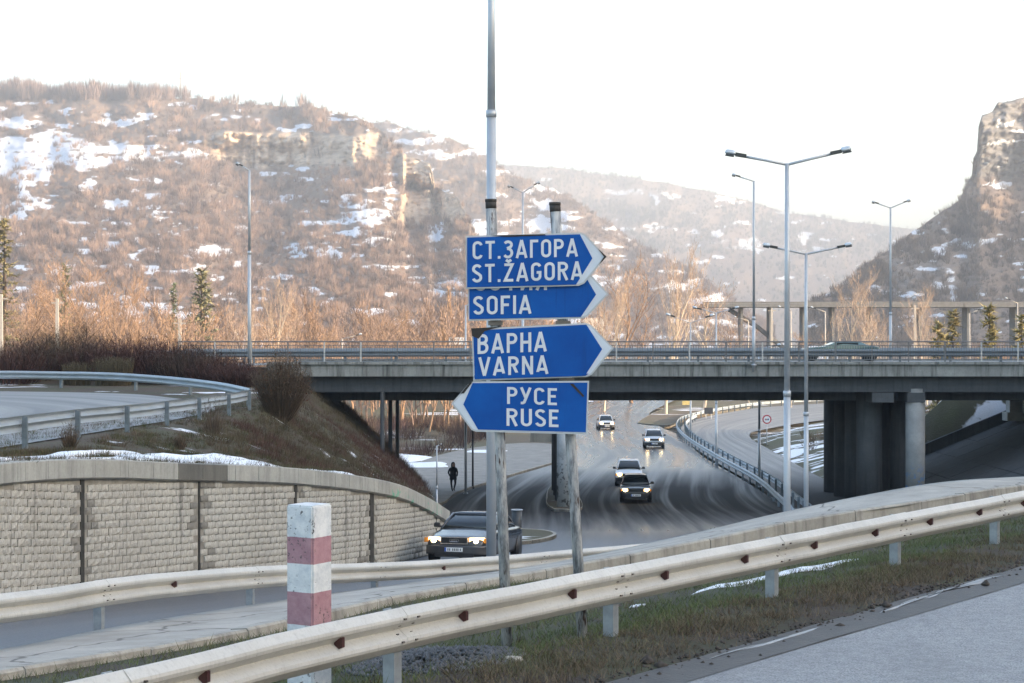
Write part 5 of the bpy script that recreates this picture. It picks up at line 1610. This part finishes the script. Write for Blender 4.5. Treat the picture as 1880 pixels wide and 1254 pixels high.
for a in [('pale poplar with upright branches right of the sign tips', 'poplar', 1222, 250, 472, PB, PT), ('second pale poplar left of the tall one', 'poplar', 1108, 262, 522, PB, PT),
          ('warm brown tree directly behind the right sign tips', 'ash', 1160, 300, 455, OB, OT), ('brown tree at the right end of the poplar row', 'ash', 1292, 270, 500, PB, OT),
          ('pale bare tree in front of the viaduct, left of the tall bridge lamp', 'birch', 1567, 265, 510, PB, PT), ('slim pale tree below the cliff by the snowy steps', 'birch', 1702, 290, 538, PB, PT),
          ('orange-brown tree left of the pine on the left', 'spread', 142, 250, 470, OB, OT), ('tall orange-brown tree with forked crown beside the snow patch', 'ash', 196, 262, 455, OB, OT),
          ('slim orange tree before the snow patch', 'birch', 254, 240, 520, OB, OT), ('pale forked tree left of the bridge lamp', 'poplar', 440, 250, 560, PB, PT),
          ('pale tree right of the bridge lamp on the left', 'poplar', 505, 255, 525, PB, PT), ('brown tree over the left part of the bridge railing', 'ash', 590, 270, 540, GB, OT),
          ('brown tree left of the sign stack above the railing', 'spread', 690, 280, 545, GB, OT), ('greyish tree beside the left edges of the signs', 'ash', 800, 300, 550, GB, GT),
          ('small pale tree right of the branch road lamp', 'birch', 1610, 300, 575, PB, PT), ('small tree beneath the viaduct deck', 'spread', 1500, 330, 590, GB, OT),
          ('brown tree in front of the viaduct strut', 'spread', 1345, 340, 560, GB, GT), ('orange-brown tree at the left picture edge', 'spread', 30, 245, 500, OB, OT)]:
    tree_at(*a)
# the wood on the valley floor and the hill foot: one mass
def wood(name, n, seed, label):
    g = np.random.default_rng(seed); parts, cols = [], []
    low = []
    for k_ in range(6):
        gg = np.random.default_rng(100 + k_)
        s = grow(gg, 1.0, spread=(.5, .8, .65, .4, .9, .7)[k_], upright=(1.0, .5, .7, 1.1, .4, .6)[k_], lv=3, nb=(8, 5, 4), start=.15, r0=.014)
        a, b = seg_mesh(s, (0, 1), 3), twig_mesh(s, (2, 3), .0065)
        low.append((np.concatenate([a[0], b[0]]), np.concatenate([a[1], b[1] + len(a[0])])))
    for i in range(n):
        Y = g.uniform(205, 400); x = g.uniform(-150, 1330 if Y < 300 else 1420)
        if g.uniform() < .25: x = g.uniform(1440, 1900); Y = g.uniform(300, 415)
        X = (x - 940) / F * Y
        if -4 < X - np.interp(Y, [205, 250, 300, 400], [6, 10, 18, 34]) < 16 + (Y - 205) * .22 and X < 130: continue
        h = g.uniform(6, 14) * (1 + .25 * (x < 1330) * (Y > 260)) * (.75 if x > 1400 else 1)
        v, t = low[g.integers(0, 6)]; a = g.uniform(0, 6.28)
        rot = np.array([[np.cos(a), -np.sin(a), 0], [np.sin(a), np.cos(a), 0], [0, 0, 1]])
        parts.append((v @ rot.T * h + np.array([X, Y, zlow(Y) - .5]), t))
        c = np.array([.34, .225, .145]) if g.uniform() < .55 else np.array([.26, .185, .145])
        cols.append(c * g.uniform(.75, 1.2))
    V, T, C = merge_tris(parts, cols)
    return tag(mobj(name, np_mesh(name, V, T, {'col': C}), M['vcol']), label, 'wood', None, 'stuff')
wood('valley_wood', 620, 61, 'leafless orange-brown wood on the valley floor behind the bridge')

# ---------------- pines
def pine(label, x, Y, ytop, w, seed, col, z0=None):
    g = np.random.default_rng(seed); z = float(zlow(Y)) - .3 if z0 is None else z0
    H = (627 - ytop) / F * Y - z; X = (x - 940) / F * Y
    root = empty('pine_tree', (X, Y, z), label, 'tree', 'pine trees', g.uniform(0, 6))
    k = MB(); k.tube([(0, 0, 0), (.03, 0, H * .5), (0, 0, H)], [H * .02, H * .013, .01], 7); k.build('trunk', simple('pine_bark', (.12, .085, .06), .9), root, True)
    base, tip, wd = [], [], []
    for i in range(85):
        f = .16 + .84 * (i / 85); L = w * 1.15 * (1 - f) ** .75 * g.uniform(.65, 1.1) + .2
        a = g.uniform(0, 6.283); o = np.array([0, 0, H * f]); d = np.array([np.cos(a), np.sin(a), .12 - .3 * (1 - f)])
        for q in range(26):
            u = g.uniform(.08, 1); p = o + d * L * u
            t = p + (d * .5 + g.normal(0, .55, 3) * np.array([1, 1, .6])) * (.34 + .16 * w)
            base.append(p); tip.append(t); wd.append(.17 + .08 * w)
    B, T_, Wd = np.array(base), np.array(tip), np.array(wd)
    V, T = blades(B, T_, Wd, rand_side(len(B), g))
    cc = np.array(col)[None] * 1.7 * np.repeat(g.uniform(.6, 1.4, (len(B), 1)), 3, axis=0)
    mobj('crown', np_mesh('crown', V, T, {'col': cc}), M['vcol'], root)
pine('broad olive pine among the bare trees on the left', 370, 270, 495, 3.9, 1, (.15, .145, .09))
pine('narrow dark green conifer left of the broad pine', 318, 285, 520, 1.1, 2, (.10, .12, .075))
pine('dark pine at the left picture edge on the hill foot', 8, 300, 400, 3.2, 3, (.15, .135, .07), -4)
pine('dark pine behind the orange trees on the left', 120, 320, 485, 2.3, 4, (.10, .115, .07))
pine('olive pine beside the railing right of the bare tree', 1722, 190, 592, 1.5, 5, (.21, .175, .08))
pine('olive pine next to it, slightly taller', 1750, 195, 570, 1.4, 6, (.20, .165, .075))
pine('large olive pine before the cliff foot', 1817, 195, 560, 2.0, 7, (.20, .17, .075))
pine('olive pine at the right picture edge', 1876, 195, 580, 1.6, 8, (.20, .17, .075))

# ---------------- shrubs of the left bank
def shrub(label, x, Y, z0, h, w, seed, cols, n=520, fan=.35, name='shrub', berries=0, flat=False, depth=1.0, tw=1.0):
    g = np.random.default_rng(seed); X = (x - 940) / F * Y
    root = empty(name, (X, Y, z0), label, 'shrub', 'shrubs on the left bank')
    a = g.uniform(0, 6.283, n); r = np.sqrt(g.uniform(0, 1, n))
    top = h * (g.uniform(.55, 1.0, n) if not flat else g.uniform(.8, 1.0, n)) * (1 - (.35 if not flat else .03) * r ** 2)
    px, py = np.cos(a) * r * w, np.sin(a) * r * w * depth
    tips = np.c_[px, py, top]; base = np.c_[px * fan, py * fan, np.zeros(n)]
    mid = base * .45 + tips * .55 + np.c_[g.normal(0, w * .05, n), g.normal(0, w * .05, n), np.zeros(n)]
    sd = rand_side(n, g)
    wd = g.uniform(.012, .028, n) * tw
    V1, T1 = blades(base, mid, wd * 1.6, sd)
    V2, T2 = blades(base * .5 + mid * .5, tips, wd, rand_side(n, g))
    # side twigs
    m = n * 4; i = g.integers(0, n, m); f = g.uniform(.25, .98, m)[:, None]
    b = mid[i] * (1 - f) + tips[i] * f; L = g.uniform(.12, .34, (m, 1)) * h * .42
    dirs = g.normal(0, 1, (m, 3)) * np.array([1, 1, .6]) + np.array([0, 0, .55]); dirs /= np.linalg.norm(dirs, axis=1)[:, None]
    V3, T3 = blades(b, b + dirs * L, g.uniform(.010, .022, m) * tw, rand_side(m, g))
    C0, C1 = np.array(cols[0]), np.array(cols[1])
    mk = lambda q: np.repeat(C0 + (C1 - C0) * g.uniform(0, 1, (q, 1)), 3, axis=0) * np.repeat(g.uniform(.75, 1.25, (q, 1)), 3, axis=0)
    Vt, Tt, Ct = merge_tris([(V1, T1)], [mk(n)])
    mobj('stem', np_mesh('stem', Vt, Tt, {'col': Ct}), M['vcol'], root)
    parts, cc = [(V2, T2), (V3, T3)], [mk(n), mk(m)]
    if berries:
        i = g.integers(0, n, berries); f = g.uniform(.2, 1.0, berries)[:, None]; b = mid[i] * (1 - f) + tips[i] * f + g.normal(0, .06, (berries, 3))
        d = g.normal(0, 1, (berries, 3)); d /= np.linalg.norm(d, axis=1)[:, None]
        parts.append(blades(b, b + d * .07, np.full(berries, .05), rand_side(berries, g))); cc.append(np.repeat(np.array([[.16, .06, .03]]) * g.uniform(.5, 1.6, (berries, 1)), 3, axis=0))
    Vc, Tc, Cc = merge_tris(parts, cc)
    mobj('crown', np_mesh('crown', Vc, Tc, {'col': Cc}), M['vcol'], root)
    return root
RED = ((.048, .027, .025), (.105, .054, .044)); BRN = ((.075, .056, .040), (.145, .105, .072)); OLV = ((.075, .062, .038), (.12, .10, .062)); DRK = ((.045, .033, .028), (.095, .066, .05))
shrub('big round leafless bush at the end of the guard rail loop', 516, 76, float(z_left(np.array(-8.95), np.array(76.0))) - .1, 3.1, 1.32, 1, BRN, 1300, .22, 'shrub', 500, tw=1.3)
data = [(10, 102, 3.4, 3.4, RED, 'dark red thicket at the left picture edge above the rail'), (70, 104, 4.0, 2.8, DRK, 'dark thicket second from the left picture edge'), (125, 104, 4.6, 2.6, BRN, 'brown spiky thicket in front of the concrete pole'),
        (178, 103, 3.6, 2.4, RED, 'dark red thicket left of the tall red one'), (240, 103, 4.0, 2.6, RED, 'tallest dark red shrub, below the snow patch'), (300, 102, 3.7, 2.4, RED, 'dark red shrub right of the tallest one'),
        (352, 101, 3.2, 2.4, DRK, 'dark spreading shrub where the bridge railing starts'), (402, 100, 2.4, 2.0, RED, 'low red shrub before the bridge railing end'), (440, 98, 1.8, 1.5, RED, 'low red shrub at the foot of the left lamp post')]
for i, (x, Y, h, w, c, lb) in enumerate(data):
    shrub(lb, x, Y - 4.0, -2.2, h * .74, w, 20 + i, c, 900, .6, tw=1.7)
shrub('clipped flat-topped hedge block behind the far rail', 208, 95.2, -2.2, 1.5, 1.05, 60, OLV, 800, .8, 'hedge', 0, True)
shrub('smaller clipped hedge left of the flat-topped block', 142, 95.4, -2.2, 1.25, .75, 61, OLV, 500, .8, 'hedge', 0, True)
# a dark knotty tree among the shrubs
tree_at('dark knotty tree standing among the shrubs on the left', 'spread', 152, 108, 562, (.035, .028, .022), (.05, .04, .032), z0=-2.6, name='bare_tree')
tree_at('dark knotty tree farther left among the shrubs', 'spread', 92, 112, 585, (.05, .04, .03), (.07, .055, .04), z0=-2.6, name='bare_tree')
for q, (x, Y, h, w, lb) in enumerate(((128, 47, .75, .3, 'small bare weed clump on the bank left of the wet cap block'), (392, 60, 1.3, .6, 'knee-high brown bush on the bank before the rail loop'), (330, 52, .6, .3, 'thin weed stalks on the bank below the rail posts'))):
    X = (x - 940) / F * Y
    shrub(lb, x, Y, float(z_left(np.array(X), np.array(float(Y)))) - .05, h, w, 300 + q, BRN, 130, .3, 'shrub', 0, False, 1.0, .8)
# shrubs scattered down the slope below the bridge end: ground cover nobody could count
def cover(name, label, pts, cols, hmin, hmax, seed, nb=18, w=.02, spread=.6):
    g = np.random.default_rng(seed); pr = [brush_proto(g, nb, spread, w) for _ in range(5)]
    parts, cc = [], []
    for (X, Y, Z, t) in pts:
        v, tr = pr[g.integers(0, 5)]; a = g.uniform(0, 6.283); s = g.uniform(hmin, hmax)
        rot = np.array([[np.cos(a), -np.sin(a), 0], [np.sin(a), np.cos(a), 0], [0, 0, 1]])
        parts.append((v @ rot.T * s + np.array([X, Y, Z - .05]), tr))
        c = cols[0] if t < .5 else cols[1]
        cc.append(np.array(c) * g.uniform(.6, 1.35))
    V, T, C = merge_tris(parts, cc)
    return tag(mobj(name, np_mesh(name, V, T, {'col': C}), M['vcol']), label, 'ground cover', None, 'stuff')
g = np.random.default_rng(77); pts = []
while len(pts) < 5200:
    Y = g.uniform(56, 124); t = g.uniform(0.02, .93) ** .8
    X = float(x_toe(Y) + (x_top(Y) - x_toe(Y)) * t)
    band = fbm(X * .35, Y * .18, 3, 4)
    if Y < 66 and t > .8: continue
    if g.uniform() > .35 + .9 * band * (1 if t < .7 else .6): continue
    pts.append((X, Y, float(z_left(np.array(X), np.array(Y))), float(np.clip((band - .45) * 5 + g.normal(0, .2), 0, 1))))
cover('slope_undergrowth', 'low dead undergrowth on the bank below the bridge end', pts, ((.105, .085, .052), (.10, .055, .043)), .22, .62, 78)
pts = []
while len(pts) < 12500:
    Y = g.uniform(30, 84); t = g.uniform(.02, 1.0) * (1.0 if g.uniform() < .6 else 1.45); X = float(x_toe(Y) + (x_top(Y) - x_toe(Y)) * t)
    if fbm(X * .6, Y * .3, 3, 14) < .31: continue
    pts.append((X, Y, float(z_left(np.array(X), np.array(Y))), g.uniform()))
cover('bank_grass', 'tufts of dry grass on the bank above the retaining wall', pts, ((.075, .078, .034), (.115, .082, .055)), .08, .30, 79, 22, .04, 1.1)
pts = []
while len(pts) < 2600:
    Y = g.uniform(122, 230); X = g.uniform(-34, 3)
    if X > np.interp(Y, [122, 150, 172, 230], [-8, -8, -4, 2]) or (X > -12 and Y < 132): continue
    if fbm(X * .12, Y * .06, 3, 19) < .44: continue
    pts.append((X, Y, float(zlow(Y)) - .3, g.uniform()))
cover('valley_thicket', 'dark thicket on the low ground behind the bridge columns', pts, ((.07, .045, .045), (.12, .085, .06)), .7, 2.4, 80, 24, .02)
pts = []
while len(pts) < 1500:
    Y = g.uniform(122, 220); X = g.uniform(22, 70)
    if fbm(X * .1, Y * .08, 3, 23) < .5 or X < np.interp(Y, [122, 162, 190, 220], [22, 24, 28, 38]): continue
    pts.append((X, Y, float(z_right(np.array(X), np.array(Y))), g.uniform()))
cover('right_bank_brush', 'low brush on the snowy bank right of the branch road', pts, ((.08, .065, .04), (.13, .09, .06)), .3, 1.5, 81, 20, .03)

# ================================================================== NEAR DETAIL
# true height of the verge sheets
from mathutils.bvhtree import BVHTree
_bv = [BVHTree.FromPolygons([v.co.copy() for v in o.data.vertices], [tuple(f.vertices) for f in o.data.polygons]) for o in (V1, V2)]
def zv(x, y, default=-3.1):
    zs = [h[0].z for h in (b.ray_cast(Vector((x, y, 5)), Vector((0, 0, -1))) for b in _bv) if h[0] is not None]
    return max(zs) if zs else default
# grass blades of the verge
def verge_grass():
    g = np.random.default_rng(90); n = 230000
    A, B, Cc = catmull(VN, 8), catmull(VM, 8), catmull(APB, 8)
    m = len(A); i = g.integers(int(m * .1), int(m * .8), n); f = g.uniform(0, 1, n); sidep = g.uniform(0, 1, n)
    A, B, Cc = (np.array([tuple(p) for p in q]) for q in (A, B, Cc))
    a = A[i] * (1 - f)[:, None] + A[i + 1] * f[:, None]; b = B[i] * (1 - f)[:, None] + B[i + 1] * f[:, None]; c = Cc[i] * (1 - f)[:, None] + Cc[i + 1] * f[:, None]
    near = sidep < .42; u = g.uniform(0, 1, n)
    u = np.where(near, u, u ** 1.3)
    p = np.where(near[:, None], a * (1 - u)[:, None] + b * u[:, None], b * (1 - u)[:, None] + c * u[:, None])
    dens = fbm(p[:, 0] * 1.2, p[:, 1] * 1.2, 3, 91)
    edge = np.where(near, np.clip((u - .12) * 2.2, 0, 1), 1)
    keep = g.uniform(0, 1, n) < np.clip((dens - .25) * 2.2, .05, 1) * edge
    p, near, u, dens = p[keep], near[keep], u[keep], dens[keep]; n = len(p)
    h = g.uniform(.03, .10, n) * (1 + 1.0 * (g.uniform(0, 1, n) > .97))
    lean = g.normal(0, .6, (n, 2)) * h[:, None]
    p[:, 2] = [zv(q[0], q[1], q[2]) for q in p]
    tip = p + np.c_[lean, h]
    V, T = blades(p, tip, g.uniform(.006, .013, n), rand_side(n, g))
    tint = np.clip(np.where(near, (u - .5) * .8, .9 - u * .3) + g.normal(0, .25, n), 0, 1)
    me = np_mesh('verge_grass', V, T, {'tint': np.repeat(tint, 3)})
    tag(mobj('verge_grass', me, M['grass']), 'short dull grass on the verge along the near rail', 'grass', None, 'stuff')
verge_grass()
pts = []
while len(pts) < 1500:
    s = g.uniform(12, 50); u = g.uniform(-.3, 1.0) if g.uniform() < .75 else g.uniform(-2.5, 0)
    q = _p.at(s); t = _p.tan(s); n_ = Vector((t.y, -t.x, 0)); q = q + n_ * u
    if fbm(q.x * .9, q.y * .9, 3, 29) < .42: continue
    pts.append((q.x, q.y, zv(q.x, q.y) + .03, g.uniform()))
cover('dead_grass', 'matted dead grass tufts beside the near rail', pts, ((.105, .078, .052), (.15, .115, .075)), .06, .17, 95, 24, .05, 1.3)
def patch(name, label, loop, zf, mat, h=.05, kind='stuff', n=5):
    """low irregular mound over an outline of (X, Y) points"""
    pts = catmull([Vector((a, b, 0)) for a, b in loop] + [Vector((*loop[0], 0))], n)[:-1]
    c = sum(pts, Vector()) / len(pts); V = []; m = len(pts)
    for q, f in enumerate((1.0, .9, .7, .4)):
        for i, p in enumerate(pts):
            j = 1 + (hsh(i, q, 7) - .5) * (.22 if q == 0 else .06)
            w = c + (p - c) * f * j
            V.append((w.x, w.y, float(zf(w.x, w.y)) + h * (0, .55, .9, 1)[q] - (.03 if q == 0 else 0)))
    V.append((c.x, c.y, float(zf(c.x, c.y)) + h))
    T = [(q * m + i, q * m + (i + 1) % m, (q + 1) * m + (i + 1) % m, (q + 1) * m + i) for q in range(3) for i in range(m)]
    k = MB(); k.v = V; k.f = T + [(3 * m + i, 3 * m + (i + 1) % m, 4 * m) for i in range(m)]
    return tag(k.build(name, mat, None, True), label, 'snow' if mat in (M['snow'], M['snow_old']) else 'ice', None, kind)
def zverge(X, Y): return ZN - .02 - .05 * 0
def strip_loop(pa, wid, seed):
    g = random.Random(seed); L, Rr = [], []
    for i in range(len(pa)):
        a = Vector(pa[max(i - 1, 0)]); b = Vector(pa[min(i + 1, len(pa) - 1)]); t = (b - a).normalized(); nn = Vector((-t.y, t.x))
        w = wid * (.35 if i in (0, len(pa) - 1) else g.uniform(.5, 1.3))
        L.append(tuple(Vector(pa[i]) + nn * w)); Rr.append(tuple(Vector(pa[i]) - nn * w))
    return L + Rr[::-1]
def zback(X, Y):
    # height of the verge behind the near rail
    return np.interp(Y, [14, 20, 26, 32, 40], [-3.1, -3.2, -3.32, -3.4, -3.5])
patch('snow_strip', 'thin strip of snow on the grass behind the near rail, right of the signs', strip_loop([(2.3, 25.3), (2.6, 25.7), (2.9, 26.1), (3.25, 26.6), (3.6, 27.1), (3.95, 27.7), (4.3, 28.2), (4.65, 28.8), (5.0, 29.3), (5.3, 29.8)], .14, 1), zv, M['snow'], .035)
patch('snow_strip', 'small crumb of snow near the right post of the signs', [(1.42, 24.0), (1.6, 24.1), (1.66, 24.4), (1.45, 24.3)], zv, M['snow_old'], .02)
ribbon('road_mud', [tuple(p + Vector((-.12, .08))) for p in EDGE1], [tuple(p + Vector((.30 + .12 * hsh(i, 44), -.19 - .08 * hsh(i, 44)))) for i, p in enumerate(EDGE1)], M['mud'], 0, 6, lambda x, y: ZN - .012 - .03 * (fbm(x * 2.1, y * 2.1, 3, 51) - .5), 5)
# icy salted rim along the road edge
pe = [tuple(p + Vector((.28, -.18))) for p in EDGE1]
pp = Path([Vector((a, b, 0)) for a, b in pe])
for q, (d0, d1, w, off) in enumerate(((18.5, 21.5, .02, -.3), (22.5, 27, .03, -.34), (28, 31, .022, -.28), (31.6, 37, .035, -.36), (38.5, 47, .04, -.33))):
    pa = []
    for s in np.arange(d0, d1, .55):
        p = pp.at(s); t = pp.tan(s); n_ = Vector((t.y, -t.x, 0)); p = p + n_ * (off + (hsh(int(s * 10), q) - .5) * .16); pa.append((p.x, p.y))
    patch('edge_ice', ('pale icy streak along the near road edge, ' + ('nearest the camera', 'second from the camera', 'in the middle of the edge', 'second from the far end', 'farthest along the edge')[q]), strip_loop(pa, w, 50 + q), lambda x, y: ZN - .016, M['ice'], .014)
# gravel heap under the near rail
def stones(name, label, centre, rx, ry, h, n, seed, smin, smax, zf, mat):
    g = np.random.default_rng(seed); base = np.array([(1, 0, 0), (-1, 0, 0), (0, 1, 0), (0, -1, 0), (0, 0, 1), (0, 0, -1)], float)
    tr = np.array([(0, 2, 4), (2, 1, 4), (1, 3, 4), (3, 0, 4), (2, 0, 5), (1, 2, 5), (3, 1, 5), (0, 3, 5)])
    Vs, Ts = [], []
    for i in range(n):
        a, r = g.uniform(0, 6.283), np.sqrt(g.uniform(0, 1))
        x, y = centre[0] + np.cos(a) * r * rx, centre[1] + np.sin(a) * r * ry
        s = g.uniform(smin, smax); q = base * g.uniform(.6, 1.2, (6, 3)) * s
        aa = g.uniform(0, 6.28); rot = np.array([[np.cos(aa), -np.sin(aa), 0], [np.sin(aa), np.cos(aa), 0], [0, 0, 1]])
        Vs.append(q @ rot.T + np.array([x, y, zf(x, y) + h * (1 - r ** 1.5) * g.uniform(.6, 1)])); Ts.append(tr + 6 * i)
    return tag(mobj(name, np_mesh(name, np.concatenate(Vs), np.concatenate(Ts)), mat), label, 'gravel', None, 'stuff')
stones('gravel_heap', 'low heap of grey gravel beneath the near rail left of the sign posts', (-.75, 19.1), .9, 1.1, .13, 2400, 5, .012, .04, zv, M['stone'])
stones('road_grit', 'scattered grit and clods along the near road edge', (3.6, 21.6), 5.5, .0, .0, 1, 6, .01, .02, lambda x, y: ZN, M['stone'])
g = np.random.default_rng(8); Vs, Ts = [], []
base = np.array([(1, 0, 0), (-1, 0, 0), (0, 1, 0), (0, -1, 0), (0, 0, .8), (0, 0, -.8)], float); tr = np.array([(0, 2, 4), (2, 1, 4), (1, 3, 4), (3, 0, 4), (2, 0, 5), (1, 2, 5), (3, 1, 5), (0, 3, 5)])
for i in range(1500):
    s = g.uniform(15, 48); p = pp.at(s); t = pp.tan(s); n_ = Vector((t.y, -t.x, 0)); p = p + n_ * (-.55 + g.normal(0, .16))
    sz_ = g.uniform(.008, .03) * (2.6 if g.uniform() > .985 else 1)
    Vs.append(base * g.uniform(.6, 1.3, (6, 3)) * sz_ + np.array([p.x, p.y, ZN - .02 + sz_ * .3])); Ts.append(tr + 6 * i)
tag(mobj('roadside_clods', np_mesh('roadside_clods', np.concatenate(Vs), np.concatenate(Ts)), simple('clods', (.06, .05, .042), .95, 0, .4, 10)), 'dark clods and grit along the near road edge', 'clods', None, 'stuff')
bpy.data.objects.remove(bpy.data.objects['road_grit'])
# the pale stone lying by the gravel heap
bm = bmesh.new(); bmesh.ops.create_icosphere(bm, subdivisions=2, radius=1)
for v in bm.verts: v.co = Vector((v.co.x * .11, v.co.y * .06, v.co.z * .045)) * (1 + .35 * (hsh(int(v.co.x * 90), int(v.co.y * 90), int(v.co.z * 90)) - .5))
me = bpy.data.meshes.new('stone'); bm.to_mesh(me); bm.free()
tag(mobj('stone', me, M['kerb'], None, True, (-.0, 18.6, ZN + .03)), 'flat pale stone lying at the foot of the left sign post', 'stone')
# snow lying behind the wall cap
for q, (Y0, Y1, wid, off, lb) in enumerate(((37.5, 44.5, .6, .75, 'long snow patch behind the wall cap, left of the wet block'), (43, 51.5, .62, .95, 'long snow patch behind the wall cap, below the round bush'), (31, 39.5, .4, .6, 'snow patch behind the wall cap at the left edge'),
                                        (46, 54, .45, 2.1, 'upper snow streak on the bank below the round bush'), (51, 57, .25, .7, 'thin snow streak behind the cap near the spray marks'), (41, 47, .35, 2.0, 'snow streak on the bank above the wet block'))):
    pa = [(float(x_toe(Y)) - off - .3 - .3 * (hsh(int(Y * 3), q) - .5), Y) for Y in np.arange(Y0, Y1, 1.0)]
    patch('snow_patch', lb, strip_loop(pa, wid, 70 + q), lambda x, y: float(z_left(np.array(x), np.array(y))), M['snow'], .10)
for q, (x, y, rx, ry, lb) in enumerate(((-14.5, 84.5, 1.5, 1.2, 'thin snow on the ramp inside the rail bend'), (-13.2, 78.5, .5, 2.0, 'snow streak along the inside of the rail bend'), (-19, 93.3, 3.0, .25, 'snow line below the far rail of the loop'))):
    patch('snow_patch', lb, [(x + math.cos(a) * rx, y + math.sin(a) * ry) for a in np.linspace(0, 6.283, 9)[:-1]], lambda X, Y: -2.58 if Y < 90 else -2.36, M['snow_old'], .09)
for q, (x, y, rx, ry, lb) in enumerate(((-6.2, 139, 2.4, 4.5, 'white snow field left of the pavement behind the walking person'), (-11, 151, 5, 5, 'wide snow patch before the dark thicket'), (-2, 157, 2.2, 3, 'snow patch at the far side of the pavement'))):
    patch('snow_field', lb, [(x + math.cos(a) * rx * (.8 + .4 * hsh(i, q)), y + math.sin(a) * ry * (.8 + .4 * hsh(i, q + 9))) for i, a in enumerate(np.linspace(0, 6.283, 12)[:-1])], lambda X, Y: float(zlow(Y)) - .12, M['snow'], .30)
# snow bank on the right slope beyond the columns
for q, (x, y, rx, ry, lb) in enumerate(((26.5, 128, 2.6, 9, 'large snow patch on the bank right of the branch road'), (25.5, 147, 1.4, 6, 'broken snow patch farther along the right bank'), (33, 126, 1.2, 4, 'snow streak high on the right bank'), (29, 118.6, 4.5, .8, 'snow line beside the slope paving edge'))):
    patch('snow_field', lb, [(x + math.cos(a) * rx * (.7 + .6 * hsh(i, q)), y + math.sin(a) * ry * (.7 + .6 * hsh(i, q + 9))) for i, a in enumerate(np.linspace(0, 6.283, 13)[:-1])], lambda X, Y: float(z_right(np.array(X), np.array(Y))), M['snow'], .16)

# ================================================================== HAZE
def haze(density):
    k = MB(); k.box((0, 3900, 250), (12400, 8400, 540))
    o = k.build('haze', None)
    m = bpy.data.materials.new('haze_air'); m.use_nodes = True; nt = m.node_tree; nt.nodes.clear()
    out = nt.nodes.new('ShaderNodeOutputMaterial'); v = nt.nodes.new('ShaderNodeVolumePrincipled')
    v.inputs['Color'].default_value = (.88, .93, 1.0, 1); v.inputs['Density'].default_value = density; v.inputs['Anisotropy'].default_value = .3
    nt.links.new(v.outputs[0], out.inputs['Volume'])
    o.data.materials.append(m)
    tag(o, 'thin pale winter haze filling the valley', 'haze', None, 'stuff')
haze(0.00023)
